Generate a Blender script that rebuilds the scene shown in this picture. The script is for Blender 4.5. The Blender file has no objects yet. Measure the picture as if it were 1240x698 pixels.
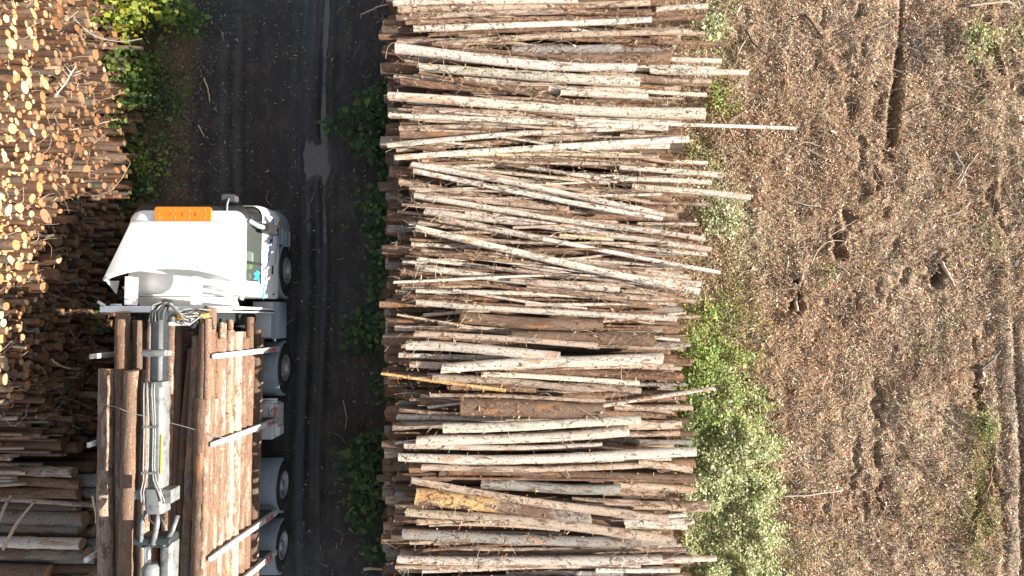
import bpy, math, random
import numpy as np
from mathutils import Vector, Matrix, Euler
R = math.radians
random.seed(7)
rng = np.random.default_rng(11)
scene = bpy.context.scene
COL = scene.collection

# ------------------------------------------------------------------ camera
CAM_H, FPX = 16.5, 826.0
cam_d = bpy.data.cameras.new('camera')
cam = bpy.data.objects.new('camera', cam_d)
COL.objects.link(cam)
cam.location = (0, 0, CAM_H)
cam.rotation_euler = (R(2.5), R(-1.04), 0)
cam_d.sensor_width = 36
cam_d.lens = 36 * FPX / 1240
cam_d.clip_end = 2000
scene.camera = cam
CR = np.array(cam.rotation_euler.to_matrix())

def P(px, py, z=0.0):
    """ground-plan point seen at a photograph pixel, at height z"""
    d = CR @ np.array([(px - 620) / FPX, (349 - py) / FPX, -1.0])
    t = (z - CAM_H) / d[2]
    return d[0] * t, d[1] * t

# ------------------------------------------------------------------ light
SUN_EL, SUN_AZ = R(19.3), R(-6)
sv = Vector((math.cos(SUN_EL) * math.cos(SUN_AZ), math.cos(SUN_EL) * math.sin(SUN_AZ), math.sin(SUN_EL)))
sd = bpy.data.lights.new('sun', 'SUN')
sd.energy = 5.0
sd.angle = R(0.5)
sd.color = (1.0, 0.92, 0.80)
so = bpy.data.objects.new('sun', sd)
COL.objects.link(so)
so.rotation_euler = sv.to_track_quat('Z', 'Y').to_euler()
so.location = (30, -4, 20)
w = bpy.data.worlds.new('World')
scene.world = w
w.use_nodes = True
nt = w.node_tree
sky = nt.nodes.new('ShaderNodeTexSky')
sky.sky_type = 'NISHITA'
sky.sun_disc = False
sky.sun_elevation = SUN_EL
sky.sun_rotation = R(90) - SUN_AZ
hs = nt.nodes.new('ShaderNodeHueSaturation')          # thin bright cloud: a paler sky
hs.inputs['Saturation'].default_value = .4
nt.links.new(sky.outputs[0], hs.inputs['Color'])
nt.links.new(hs.outputs[0], nt.nodes['Background'].inputs[0])
nt.nodes['Background'].inputs[1].default_value = 0.085
vs = scene.view_settings
vs.view_transform = 'Standard'
vs.look = 'None'
vs.gamma = 1
vs.use_curve_mapping = False
vs.exposure = 1.66
scene.render.engine = 'CYCLES'
scene.cycles.max_bounces = 6
scene.cycles.diffuse_bounces = 3
scene.cycles.use_denoising = True
scene.cycles.use_adaptive_sampling = False
scene.cycles.sample_clamp_indirect = 1.0
scene.cycles.denoising_prefilter = 'ACCURATE'

# ------------------------------------------------------------------ noise
def vnoise(x, y, seed=0):
    x = np.asarray(x, float); y = np.asarray(y, float)
    xi = np.floor(x).astype(np.int64); yi = np.floor(y).astype(np.int64)
    fx = x - xi; fy = y - yi
    fx = fx * fx * (3 - 2 * fx); fy = fy * fy * (3 - 2 * fy)
    def h(a, b):
        n = (a * 374761393 + b * 668265263 + seed * 974634777) & 0xFFFFFFFF
        n = ((n ^ (n >> 13)) * 1274126177) & 0xFFFFFFFF
        n = (n ^ (n >> 16)) & 0xFFFFFFFF
        return n / 4294967295.0
    return (h(xi, yi) * (1 - fx) + h(xi + 1, yi) * fx) * (1 - fy) + (h(xi, yi + 1) * (1 - fx) + h(xi + 1, yi + 1) * fx) * fy - 0.5

def fbm(x, y, sc, oct=4, seed=0, gain=0.5):
    s = 0; a = 1
    for k in range(oct):
        s = s + a * vnoise(x * sc + 17.3 * k, y * sc - 9.1 * k, seed + k)
        sc *= 2.03; a *= gain
    return s

def sstep(a, b, x):
    t = np.clip((x - a) / (b - a), 0, 1)
    return t * t * (3 - 2 * t)

# ------------------------------------------------------------------ mesh helpers
class MB:
    """collects pieces of one mesh: vertices, faces, material slots and a colour per vertex"""
    def __init__(s):
        s.v = []; s.f = []; s.m = []; s.c = []; s.lc = []; s.sm = []; s.n = 0
    def add(s, v, f, mi=0, col=None, lc=None, smooth=True):
        v = np.asarray(v, float)
        s.v.append(v)
        n0 = s.n
        s.f += [tuple(i + n0 for i in q) for q in f]
        s.m += ([mi] * len(f)) if isinstance(mi, int) else list(mi)
        s.sm += ([smooth] * len(f)) if isinstance(smooth, bool) else list(smooth)
        if col is None: col = (0.5, 0.5, 0.5, 1)
        col = np.asarray(col, float)
        s.c.append(np.tile(col, (len(v), 1)) if col.ndim == 1 else col)
        s.lc.append(v if lc is None else lc)
        s.n += len(v)
        return s
    def box(s, x0, x1, y0, y1, z0, z1, mi=0, col=None):
        v = [(x, y, z) for z in (z0, z1) for y in (y0, y1) for x in (x0, x1)]
        f = [(0, 2, 3, 1), (4, 5, 7, 6), (0, 1, 5, 4), (2, 6, 7, 3), (0, 4, 6, 2), (1, 3, 7, 5)]
        return s.add(v, f, mi, col, smooth=False)
    def bar(s, p, q, wd, ht, mi=0, col=None, up=(0, 0, 1)):
        p = np.array(p, float); q = np.array(q, float)
        d = q - p; d /= np.linalg.norm(d)
        u = np.array(up, float)
        a = np.cross(d, u); 
        if np.linalg.norm(a) < 1e-5: a = np.cross(d, (0, 1.0, 0))
        a /= np.linalg.norm(a); b = np.cross(a, d)
        v = []
        for c in (p, q):
            for i, j in ((-1, -1), (1, -1), (1, 1), (-1, 1)):
                v.append(c + a * i * wd / 2 + b * j * ht / 2)
        f = [(0, 1, 2, 3), (7, 6, 5, 4), (0, 4, 5, 1), (1, 5, 6, 2), (2, 6, 7, 3), (3, 7, 4, 0)]
        return s.add(v, f, mi, col, smooth=False)
    def tube(s, pts, rad, sides=8, mi=0, col=None, caps=True):
        pts = np.asarray(pts, float); n = len(pts)
        rad = np.full(n, rad) if np.isscalar(rad) else np.asarray(rad)
        t = np.gradient(pts, axis=0); t /= np.linalg.norm(t, axis=1)[:, None] + 1e-9
        ref = np.array([0, 0, 1.0]) if abs(t[0][2]) < .9 else np.array([1.0, 0, 0])
        v = []
        ang = np.arange(sides) / sides * 2 * math.pi
        for i in range(n):
            a = np.cross(t[i], ref); a /= np.linalg.norm(a) + 1e-9
            b = np.cross(a, t[i])
            v.append(pts[i] + rad[i] * (np.cos(ang)[:, None] * a + np.sin(ang)[:, None] * b))
        v = np.concatenate(v)
        f = [(i * sides + k, (i + 1) * sides + k, (i + 1) * sides + (k + 1) % sides, i * sides + (k + 1) % sides) for i in range(n - 1) for k in range(sides)]
        sm = [True] * len(f)
        if caps:
            f += [tuple(range(sides)), tuple(reversed(range((n - 1) * sides, n * sides)))]; sm += [False, False]
        return s.add(v, f, mi, col, smooth=sm)
    def lathe(s, prof, center, axis='x', seg=32, mi=0, col=None):
        """prof: (offset along axis, radius)"""
        v = []; n = len(prof)
        for k in range(seg):
            a = 2 * math.pi * k / seg
            for o, r in prof:
                c, d = r * math.cos(a), r * math.sin(a)
                v.append({'x': (o, c, d), 'y': (c, o, d), 'z': (c, d, o)}[axis])
        v = np.array(v) + np.array(center)
        f = []
        for k in range(seg):
            k2 = (k + 1) % seg
            for i in range(n - 1):
                f.append((k * n + i, k2 * n + i, k2 * n + i + 1, k * n + i + 1))
        return s.add(v, f, mi, col)
    def loft(s, rings, mi=0, col=None, cap0=True, cap1=True, closed=True):
        m = len(rings[0]); v = np.concatenate([np.asarray(r, float) for r in rings])
        f = []
        rng_ = m if closed else m - 1
        for i in range(len(rings) - 1):
            for k in range(rng_):
                f.append((i * m + k, i * m + (k + 1) % m, (i + 1) * m + (k + 1) % m, (i + 1) * m + k))
        if cap0: f.append(tuple(reversed(range(m))))
        if cap1: f.append(tuple(range((len(rings) - 1) * m, len(rings) * m)))
        return s.add(v, f, mi, col)
    def build(s, name, mats, parent=None, sharp=None, loc=None, bevel=0, attrs=True):
        me = bpy.data.meshes.new(name)
        v = np.concatenate(s.v)
        o = bpy.data.objects.new(name, me)
        if loc is not None: v = v - np.array(loc)
        me.from_pydata(v.tolist(), [], s.f)
        if attrs:
            a = me.color_attributes.new('tone', 'FLOAT_COLOR', 'POINT')
            a.data.foreach_set('color', np.concatenate(s.c).astype(np.float32).ravel())
            b = me.attributes.new('lc', 'FLOAT_VECTOR', 'POINT')
            b.data.foreach_set('vector', np.concatenate(s.lc).astype(np.float32).ravel())
        for m in (mats if isinstance(mats, (list, tuple)) else [mats]): me.materials.append(m)
        me.polygons.foreach_set('material_index', np.array(s.m, np.int32))
        me.polygons.foreach_set('use_smooth', np.array(s.sm, bool))
        if sharp: me.set_sharp_from_angle(angle=R(sharp))
        me.update()
        COL.objects.link(o)
        if loc is not None: o.location = loc
        if parent is not None:
            o.parent = parent
            o.location = (Vector(o.location) - Vector(world_of(parent)))
        if bevel:
            bm = o.modifiers.new('edge', 'BEVEL'); bm.width = bevel; bm.segments = 2; bm.limit_method = 'ANGLE'
        return o

def world_of(o):
    p = Vector(o.location)
    while o.parent: o = o.parent; p = p + Vector(o.location)
    return p

def tag(o, label=None, cat=None, group=None, kind=None):
    if label: o['label'] = label
    if cat: o['category'] = cat
    if group: o['group'] = group
    if kind: o['kind'] = kind
    return o

def empty(name, loc, label, cat, group=None):
    o = bpy.data.objects.new(name, None)
    o.empty_display_size = .3
    COL.objects.link(o); o.location = loc
    return tag(o, label, cat, group)

# ------------------------------------------------------------------ materials
class NT:
    def __init__(s, name):
        s.m = bpy.data.materials.new(name); s.m.use_nodes = True
        s.t = s.m.node_tree; s.b = s.t.nodes['Principled BSDF']
    def n(s, typ, **kw):
        x = s.t.nodes.new(typ)
        for k, v in kw.items(): setattr(x, k, v)
        return x
    def l(s, a, b): s.t.links.new(a, b)
    def noise(s, vec, scale, detail=4, rough=.55):
        x = s.n('ShaderNodeTexNoise'); x.inputs['Scale'].default_value = scale
        x.inputs['Detail'].default_value = detail; x.inputs['Roughness'].default_value = rough
        if vec is not None: s.l(vec, x.inputs['Vector'])
        return x.outputs['Fac']
    def mr(s, v, a, b, c=0., d=1.):
        x = s.n('ShaderNodeMapRange'); x.interpolation_type = 'SMOOTHSTEP'
        s.l(v, x.inputs[0])
        for i, q in enumerate((a, b, c, d)):
            if isinstance(q, (int, float)): x.inputs[1 + i].default_value = q
            else: s.l(q, x.inputs[1 + i])
        return x.outputs[0]
    def math(s, op, a, b=None):
        x = s.n('ShaderNodeMath', operation=op)
        for i, q in enumerate((a, b)):
            if q is None: continue
            if isinstance(q, (int, float)): x.inputs[i].default_value = q
            else: s.l(q, x.inputs[i])
        return x.outputs[0]
    def mix(s, fac, a, b, mode='MIX'):
        x = s.n('ShaderNodeMix', data_type='RGBA', blend_type=mode)
        for i, q in ((0, fac), (6, a), (7, b)):
            if isinstance(q, (int, float)): x.inputs[i].default_value = q
            elif isinstance(q, tuple): x.inputs[i].default_value = q if len(q) == 4 else (*q, 1)
            else: s.l(q, x.inputs[i])
        return x.outputs[2]
    def attr(s, name):
        return s.n('ShaderNodeAttribute', attribute_name=name)
    def scale(s, vec, sc):
        x = s.n('ShaderNodeMapping'); x.inputs['Scale'].default_value = sc; s.l(vec, x.inputs['Vector'])
        return x.outputs[0]
    def bump(s, h, strength=.5, dist=.01):
        x = s.n('ShaderNodeBump'); x.inputs['Strength'].default_value = strength; x.inputs['Distance'].default_value = dist
        s.l(h, x.inputs['Height']); s.l(x.outputs[0], s.b.inputs['Normal'])
    def base(s, c): 
        if isinstance(c, tuple): s.b.inputs['Base Color'].default_value = (*c, 1)
        else: s.l(c, s.b.inputs['Base Color'])
    def set(s, rough=.6, metal=0., spec=.5):
        s.b.inputs['Roughness'].default_value = rough; s.b.inputs['Metallic'].default_value = metal
        s.b.inputs['Specular IOR Level'].default_value = spec
        return s

def mat_bark():
    t = NT('bark'); t.set(.8, 0, .25)
    lc = t.attr('lc').outputs['Vector']; tn = t.attr('tone')
    st = t.scale(lc, (.3, 1, 1))
    n1 = t.noise(st, 13, 6, .72)
    n1b = t.noise(st, 3.0, 3, .6)
    nn = t.math('ADD', t.math('MULTIPLY', n1, .6), t.math('MULTIPLY', n1b, .4))
    thr = t.math('SUBTRACT', 1.0, tn.outputs['Alpha'])        # alpha: how much dark bark is left
    lo = t.math('MULTIPLY_ADD', thr, .3); 
    x = lo.node; x.inputs[2].default_value = .33
    hi = t.math('ADD', lo, .05)
    dark = t.mr(nn, lo, hi)
    n2 = t.noise(lc, 38, 3, .6)
    n3 = t.noise(st, 5.3, 2, .5)
    c = t.mix(dark, tn.outputs['Color'], t.mix(.8, tn.outputs['Color'], (.12, .064, .042)))
    c = t.mix(t.mr(n3, .60, .70, 0, .55), c, (.40, .18, .075))
    c = t.mix(t.mr(n2, .34, .47, .75, 0), c, (.10, .052, .032))
    c = t.mix(t.mr(n2, .60, .72, 0, .5), c, t.mix(.5, tn.outputs['Color'], (.62, .58, .52)))
    vo = t.n('ShaderNodeTexVoronoi'); vo.inputs['Scale'].default_value = 9
    t.l(t.scale(lc, (.8, 1, 1)), vo.inputs['Vector'])
    c = t.mix(t.mr(vo.outputs['Distance'], .10, .2, .8, 0), c, (.075, .04, .028))
    t.base(c)
    h = t.math('ADD', t.math('MULTIPLY', nn, 1.2), t.math('MULTIPLY', n2, .35))
    t.bump(h, 1.0, .025)
    return t.m

def mat_cut():
    t = NT('cut_wood'); t.set(.75, 0, .2)
    lc = t.attr('lc').outputs['Vector']; tn = t.attr('tone')
    n = t.noise(lc, 14, 4, .6)
    n2 = t.noise(lc, 60, 3, .6)
    wv = t.math('SINE', t.math('MULTIPLY', t.math('ADD', tn.outputs['Alpha'], t.math('MULTIPLY', n, .25)), 42.))
    c = t.mix(t.mr(wv, .2, 1, 0, .3), tn.outputs['Color'], t.mix(.6, tn.outputs['Color'], (.2, .09, .035)))
    c = t.mix(t.mr(n, .5, .68, 0, .55), c, (.20, .10, .05))
    c = t.mix(t.mr(t.noise(lc, 30, 2, .5), .60, .66, 0, .7), c, (.07, .04, .025))
    c = t.mix(t.mr(n2, .56, .7, 0, .4), c, (.1, .06, .035))
    c = t.mix(t.mr(tn.outputs['Alpha'], .93, .985, 0, .85), c, (.085, .05, .035))
    t.base(c); t.bump(n2, .4, .008)
    return t.m

def mat_attr(name, rough=.75, spec=.3, nscale=None, trans=0.):
    t = NT(name); t.set(rough, 0, spec)
    tn = t.attr('tone').outputs['Color']
    c = tn
    if nscale:
        c = t.mix(t.mr(t.noise(None, nscale, 3), .3, .7, 0, .6), tn, t.mix(.6, tn, (.03, .02, .012)))
        g = t.n('ShaderNodeTexCoord')
        for nd in t.t.nodes:
            if nd.type == 'TEX_NOISE': t.l(g.outputs['Object'], nd.inputs['Vector'])
    t.base(c)
    if trans:
        tr = t.n('ShaderNodeBsdfTranslucent'); t.l(c, tr.inputs['Color'])
        ms = t.n('ShaderNodeMixShader'); ms.inputs[0].default_value = trans
        t.l(t.b.outputs[0], ms.inputs[1]); t.l(tr.outputs[0], ms.inputs[2])
        t.l(ms.outputs[0], t.t.nodes['Material Output'].inputs[0])
    return t.m

def mat_paint(name, col, rough=.35, metal=0., dirt=.25, dcol=(.12, .09, .065), scale=3.5, spec=.5, coat=0.):
    t = NT(name); t.set(rough, metal, spec)
    g = t.n('ShaderNodeTexCoord').outputs['Object']
    n = t.noise(g, scale, 6, .65); n2 = t.noise(g, scale * 9, 3, .6)
    c = t.mix(t.mr(n, .45, .75, 0, dirt), (*col, 1), (*dcol, 1))
    c = t.mix(t.mr(n2, .56, .74, 0, dirt * .8), c, (*dcol, 1))
    t.base(c)
    t.l(t.mr(n2, .3, .7, rough, min(1, rough + .3)), t.b.inputs['Roughness'])
    if coat: t.b.inputs['Coat Weight'].default_value = coat
    return t.m

BARK, CUT = mat_bark(), mat_cut()
LEAF = mat_attr('leaf', .55, .3, None, .38)
TWIG = mat_attr('dead_wood', .85, .2, 30)
CHIP = mat_attr('litter', .75, .3)
WHITE = mat_paint('white_paint', (.86, .86, .85), .3, 0, .05, (.45, .42, .38), 2, .5, .3)
OFFW = mat_paint('dusty_white_paint', (.62, .63, .63), .45, 0, .3, (.28, .25, .21), 4)
STEELP = mat_paint('worn_white_steel', (.52, .52, .51), .45, 0, .5, (.22, .17, .13), 6)
BLUEG = mat_paint('blue_grey_plastic', (.24, .29, .33), .55, 0, .4, (.15, .13, .11), 5)
BOOMG = mat_paint('boom_grey_paint', (.022, .028, .034), .4, 0, .35, (.075, .072, .067), 7)
BOOML = mat_paint('boom_pale_paint', (.16, .17, .172), .45, .0, .95, (.035, .032, .029), 6)
BLACK = mat_paint('black_plastic', (.018, .018, .02), .4, 0, .3, (.07, .06, .05), 6)
RUBBER = mat_paint('rubber', (.025, .025, .026), .8, 0, .5, (.075, .065, .055), 7, .3)
RIM = mat_paint('rim_grey', (.38, .39, .40), .45, .5, .5, (.10, .085, .07), 9)
CHASSIS = mat_paint('chassis_paint', (.05, .05, .055), .6, 0, .5, (.10, .08, .06), 5)
CHROME = mat_paint('chrome_rod', (.75, .76, .78), .12, 1., .05, (.2, .2, .2), 5)
YELLOW = mat_paint('yellow_paint', (.70, .40, .03), .45, 0, .35, (.08, .06, .04), 9)
YSTRIP = mat_paint('yellow_tape', (.36, .30, .02), .45, 0, .8, (.3, .28, .2), 9)
HOSE = mat_paint('hose_grey', (.22, .22, .21), .5, 0, .5, (.08, .075, .07), 12)
HOSEB = mat_paint('hose_black', (.03, .03, .03), .5, 0, .4, (.10, .09, .08), 12)
ORANGE = mat_paint('orange_plastic', (.60, .165, .008), .35, 0, .08, (.75, .36, .03), 6)
RED = mat_paint('red_plastic', (.55, .10, .07), .4, 0, .4, (.4, .1, .05), 6)
BLUE = mat_paint('blue_vinyl', (.02, .06, .55), .35, 0, .03)
CYAN = mat_paint('cyan_vinyl', (.03, .38, .80), .35, 0, .03)
SEATG = mat_paint('seat_grey', (.62, .62, .60), .8, 0, .1)
LIME = mat_paint('hi_vis_green', (.22, .50, .04), .8, 0, .1)
def mat_glass():
    t = NT('tinted_glass')
    tr = t.n('ShaderNodeBsdfTransparent'); tr.inputs[0].default_value = (.72, .78, .75, 1)
    gl = t.n('ShaderNodeBsdfGlossy'); gl.inputs['Roughness'].default_value = .03
    ms = t.n('ShaderNodeMixShader'); fr = t.n('ShaderNodeFresnel'); fr.inputs[0].default_value = 1.5
    ge = t.n('ShaderNodeNewGeometry'); t.l(t.math('MULTIPLY', fr.outputs[0], t.math('SUBTRACT', 1.0, ge.outputs['Backfacing'])), ms.inputs[0]); t.l(tr.outputs[0], ms.inputs[1]); t.l(gl.outputs[0], ms.inputs[2])
    df_ = t.n('ShaderNodeBsdfDiffuse'); df_.inputs[0].default_value = (.36, .40, .38, 1); m2 = t.n('ShaderNodeMixShader'); m2.inputs[0].default_value = .09      # thin grey diffuse film, standing in for sky light on the glass
    t.l(ms.outputs[0], m2.inputs[1]); t.l(df_.outputs[0], m2.inputs[2])
    t.l(m2.outputs[0], t.t.nodes['Material Output'].inputs[0])
    return t.m
GLASS = mat_glass()
# ------------------------------------------------------------------ terrain
RX0, RX1 = -7.45, -2.55        # road edges
PUD = P(384, 195)
HOLES = []
def px_pts(lst): return [P(a, b) for a, b in lst]
# dents and tracks of the cleared ground, (pixel, pixel, radius x, radius y, depth)
for a, b, rx, ry, d in [(1045,175,.16,.25,.14),(1038,195,.18,.3,.16),(1062,215,.14,.3,.15),(1046,235,.18,.3,.15),(1022,268,.2,.3,.2),(1014,300,.26,.34,.24),
                        (1068,262,.16,.2,.12),(1094,333,.2,.2,.14),(1082,300,.12,.25,.1),(1055,470,.12,.35,.14),(1062,492,.14,.45,.16),(1036,545,.14,.3,.15),
                        (1034,575,.16,.35,.16),(1066,545,.13,.4,.15),(1066,595,.12,.4,.13),(1040,610,.14,.3,.13),(1002,25,.12,.3,.12),(1040,20,.25,.2,.13),
                        (1020,70,.3,.25,.13),(1030,90,.22,.2,.12),(1050,60,.14,.4,.12),(985,70,.15,.3,.09),(1230,105,.2,.2,.14),(1205,80,.25,.2,.14),(1195,65,.3,.2,.14),
                        (1200,240,.2,.3,.16),(1215,270,.15,.3,.14),(1185,470,.1,.6,.15),(1205,590,.2,.5,.14),(1200,560,.2,.4,.12),(1005,620,.1,.3,.1),(1140,333,.22,.32,.3),
                        (962,355,.14,.45,.22),(1060,130,.14,.25,.12),(1025,130,.22,.3,.12),(1072,185,.1,.2,.14),(1180,615,.14,.5,.12),(1190,95,.25,.2,.12),(1130,120,.3,.2,.07),(1160,90,.2,.25,.08),
                        (1000,365,.1,.2,.1),(1060,350,.12,.3,.1),(1075,365,.1,.25,.09),(1040,365,.1,.25,.09),(1195,395,.15,.3,.12),(1180,420,.15,.3,.12)]:
    x, y = P(a, b); HOLES.append((x, y, rx, ry, d))
TR = [P(1094, -30), P(1090, 60), P(1084, 110), P(1080, 172)]
def seg_dist(x, y, a, b):
    dx, dy = b[0] - a[0], b[1] - a[1]
    t = np.clip(((x - a[0]) * dx + (y - a[1]) * dy) / (dx * dx + dy * dy), 0, 1)
    return np.hypot(x - a[0] - t * dx, y - a[1] - t * dy), t

def terrain(x, y):
    x = np.asarray(x, float); y = np.asarray(y, float)
    z = 0.10 * fbm(x, y, .25, 3, 5)
    right = sstep(2.2, 3.4, x)
    # cleared field: churned soil
    z = z + right * (.10 * fbm(x, y, 1.1, 2, 21) + .055 * fbm(x, y * .8, 3.0, 3, 31, .6) + .02 * np.abs(vnoise(x * 11, y * 9, 41)) )
    rt = right * sstep(.1, .35, fbm(x, y, .5, 2, 77)) 
    z = z + rt * .07 * np.abs(vnoise(x * 4, y * 4, 71))
    wx_ = x + .34 * vnoise(x * 3.3, y * 3.3, 91) + .14 * vnoise(x * 9, y * 9, 92); wy_ = y + .34 * vnoise(x * 3.1 + 40, y * 3.1, 93) + .14 * vnoise(x * 9, y * 9 + 30, 94)
    for hx, hy, rx, ry, d in HOLES:
        d = d * (1.1 if d > .2 or rx * 3 < ry else .62); rx = rx * .7
        q = ((wx_ - hx) / rx) ** 2 + ((wy_ - hy) / ry) ** 2
        z = z - d * np.exp(-q ** 1.5) + .25 * d * np.exp(-((q - 1.8) ** 2) * 2)
    # the narrow trench left by a log
    for i in range(3):
        dd, t = seg_dist(x, y, TR[i], TR[i + 1])
        wd = (.055, .085, .125)[i]
        dd = dd + .04 * vnoise(x * 6, y * 6, 101)
        dz = (.14, .22, .32)[i] * np.exp(-(dd / wd) ** 4)
        z = z - dz
    # wheel rut near the far edge
    xr = P(1226, 500)[0] + .012 * np.sin(y * 3.3) + .03 * vnoise(x * 0 + 3, y * 1.7, 19)
    m = sstep(P(0, 390)[1] + .4, P(0, 430)[1], y)
    z = z + m * (-.13 * np.exp(-((x - xr - .17) / .07) ** 2) - .05 * np.exp(-((x - xr + .28) / .09) ** 2))
    z = z + (1 - m) * right * .25 * (-.10 * np.exp(-((x - P(1222, 200)[0]) / .16) ** 2) + .06 * np.exp(-((x - P(1210, 200)[0]) / .12) ** 2)) * (1 + 1.2 * vnoise(x * 3, y * 3, 7))
    # road
    road = sstep(RX0 - .5, RX0 + .3, x) * (1 - sstep(RX1 - .3, RX1 + .4, x))
    flat = 1 - .75 * road
    z = z * flat
    wv = .05 * np.sin(y * .7 + 1)
    rr = 0
    for c, wd, d in ((-6.62, .13, .045), (-6.3, .12, .05), (-4.66, .13, .06), (-4.28, .13, .065), (-5.0, .1, .025), (-5.95, .1, .02), (-3.85, .12, .02)):
        rr = rr - d * np.exp(-((x - c - wv) / wd) ** 2) + .4 * d * np.exp(-((x - c - wv - 1.7 * wd) / (.6 * wd)) ** 2)
    lug = .008 * np.sin(y * 2 * math.pi / .16) * np.exp(-((x + 6.45 - wv) / .35) ** 2)
    rr = rr + .03 * fbm(x, y, 1.6, 4, 61, .6) + .012 * vnoise(x * 9, y * 6, 63) + lug
    pd = (1 + .5 * vnoise(x * 3, y * 2.3, 97) + .4 * vnoise(x * 9, y * 7, 98)) * np.hypot((x - PUD[0]) / .35, (y - PUD[1]) / (.62 + .12 * np.sin(x * 9)))
    pm = np.exp(-pd ** 6); rr = rr * (1 - pm) - .10 * pm
    rr = rr - .05 * np.exp(-((x + 4.26 - wv) / .12) ** 2) * sstep(4.2, 4.6, y)
    rr = rr - .022 * (np.exp(-((x + 4.70 - wv) / .10) ** 2) + np.exp(-((x + 4.30 - wv) / .10) ** 2)) * sstep(1.6, 2.2, y) * (1 - sstep(4.0, 4.6, y))
    z = z + road * (rr - .02)
    verge = (1 - sstep(RX0 - .1, RX0 + .3, x)) * sstep(-10.5, -9, x)
    z = z + verge * (.05 * fbm(x, y, 2.5, 4, 51) + .03)
    vr = (1 - sstep(RX1 + .5, RX1 + .7, x)) * sstep(RX1 - .2, RX1 + .1, x)
    z = z + vr * .08 * fbm(x, y, 2, 3, 52)
    return z

def lerp(a, b, t): return a + (b - a) * t[..., None]
def ground_col(x, y):
    x = np.asarray(x, float); y = np.asarray(y, float)
    A = lambda *c: np.array(c, float)
    n1 = fbm(x, y, .6, 4, 201) ; n2 = fbm(x, y, 2.3, 4, 211); n3 = fbm(x, y, 7, 3, 221)
    soil = lerp(np.broadcast_to(A(.30, .19, .112), x.shape + (3,)), A(.47, .35, .235), sstep(-.25, .3, n1 + .5 * n3))
    soil = lerp(soil, A(.25, .14, .085), sstep(.1, .35, n2) * .7)
    moss = sstep(.12, .4, fbm(x, y, .9, 3, 231)) * sstep(9.6, 11, x) * .7
    xr = P(1226, 500)[0]; rutm = np.exp(-((x - xr + .1 * vnoise(x * 3, y * 5, 18)) / .15) ** 2) * (.75 + vnoise(x * 6, y * 4, 17)) * sstep(P(0, 390)[1] + .4, P(0, 430)[1], y)
    soil = lerp(soil, A(.33, .29, .255), np.clip(rutm * .8, 0, 1))
    nearpile = np.exp(-((x - 5.1 - .2 * np.sin(y)) / .75) ** 2) * sstep(-.3, .2, n2 + .15)
    soil = lerp(soil, A(.13, .145, .045), np.clip(moss + nearpile * .7, 0, 1))
    verge = lerp(np.broadcast_to(A(.10, .078, .058), x.shape + (3,)), A(.17, .125, .085), sstep(-.15, .3, n2 + .4 * n3))
    verge = lerp(verge, A(.17, .115, .07), np.exp(-((x + 7.42) / .28) ** 2) * sstep(-2, 2, y) * .9)
    dark = lerp(np.broadcast_to(A(.024, .022, .021), x.shape + (3,)), A(.050, .044, .038), sstep(-.2, .3, n2))
    out = lerp(verge, dark, sstep(RX0 - .25, RX0 + .2, x))
    return lerp(out, soil, sstep(2.0, 3.2, x))

def grid_lines(a, b, st, far):
    fine = np.arange(a, b + 1e-6, st)
    k = np.array([.3, .8, 1.6, 3, 6, 12, 25, 50, 90, far])
    return np.concatenate([(a - k)[::-1], fine, b + k])
gx = grid_lines(-10.6, 13.4, .045, 160); gy = grid_lines(-7.6, 8.6, .045, 160)
# road borders fall exactly on grid columns
ia = int(np.argmin(abs(gx - RX0))); ib = int(np.argmin(abs(gx - RX1)))
GX, GY = np.meshgrid(gx, gy)
far = np.clip(np.maximum(np.abs(GX) - 14, np.abs(GY) - 9) / 5, 0, 1)
GZ = terrain(GX, GY) * (1 - far)
def sheet(name, cols, mat, ncol=True):
    me = bpy.data.meshes.new(name)
    ny = len(gy); nx = len(gx)
    used = sorted({c for a, b in cols for c in range(a, b + 1)})
    mp = {c: i for i, c in enumerate(used)}
    U = np.array(used); m = len(U)
    v = np.stack([GX[:, U], GY[:, U], GZ[:, U]], -1).reshape(-1, 3)
    fs = []
    jj = np.arange(ny - 1)
    for a, b in cols:
        ii = np.array([mp[c] for c in range(a, b)])
        J, I = np.meshgrid(jj, ii, indexing='ij')
        q = J * m + I
        fs.append(np.stack([q, q + 1, q + 1 + m, q + m], -1).reshape(-1, 4))
    f = np.concatenate(fs)
    me.vertices.add(len(v)); me.vertices.foreach_set('co', v.ravel())
    me.loops.add(f.size); me.loops.foreach_set('vertex_index', f.ravel().astype(np.int32))
    me.polygons.add(len(f)); me.polygons.foreach_set('loop_start', np.arange(0, f.size, 4, dtype=np.int32))
    me.polygons.foreach_set('use_smooth', np.ones(len(f), bool))
    a = me.color_attributes.new('tone', 'FLOAT_COLOR', 'POINT')
    c = ground_col(v[:, 0], v[:, 1])
    yy_ = .05 * np.sin(v[:, 1] * .7 + 1); wet = 0      # alpha: how wet the wheel tracks are, also where sky sheen is painted
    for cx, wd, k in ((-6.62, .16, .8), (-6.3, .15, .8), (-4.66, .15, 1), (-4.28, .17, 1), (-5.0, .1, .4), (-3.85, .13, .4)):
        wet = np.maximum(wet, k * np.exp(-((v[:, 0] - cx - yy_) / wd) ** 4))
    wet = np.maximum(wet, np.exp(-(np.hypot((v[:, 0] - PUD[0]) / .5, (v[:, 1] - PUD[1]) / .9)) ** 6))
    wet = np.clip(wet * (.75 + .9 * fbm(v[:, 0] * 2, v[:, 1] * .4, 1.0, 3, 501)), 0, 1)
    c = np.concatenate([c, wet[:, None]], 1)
    a.data.foreach_set('color', c.astype(np.float32).ravel())
    me.materials.append(mat); me.update(calc_edges=True); me.validate()
    o = bpy.data.objects.new(name, me); COL.objects.link(o)
    return tag(o, kind='structure')

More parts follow.
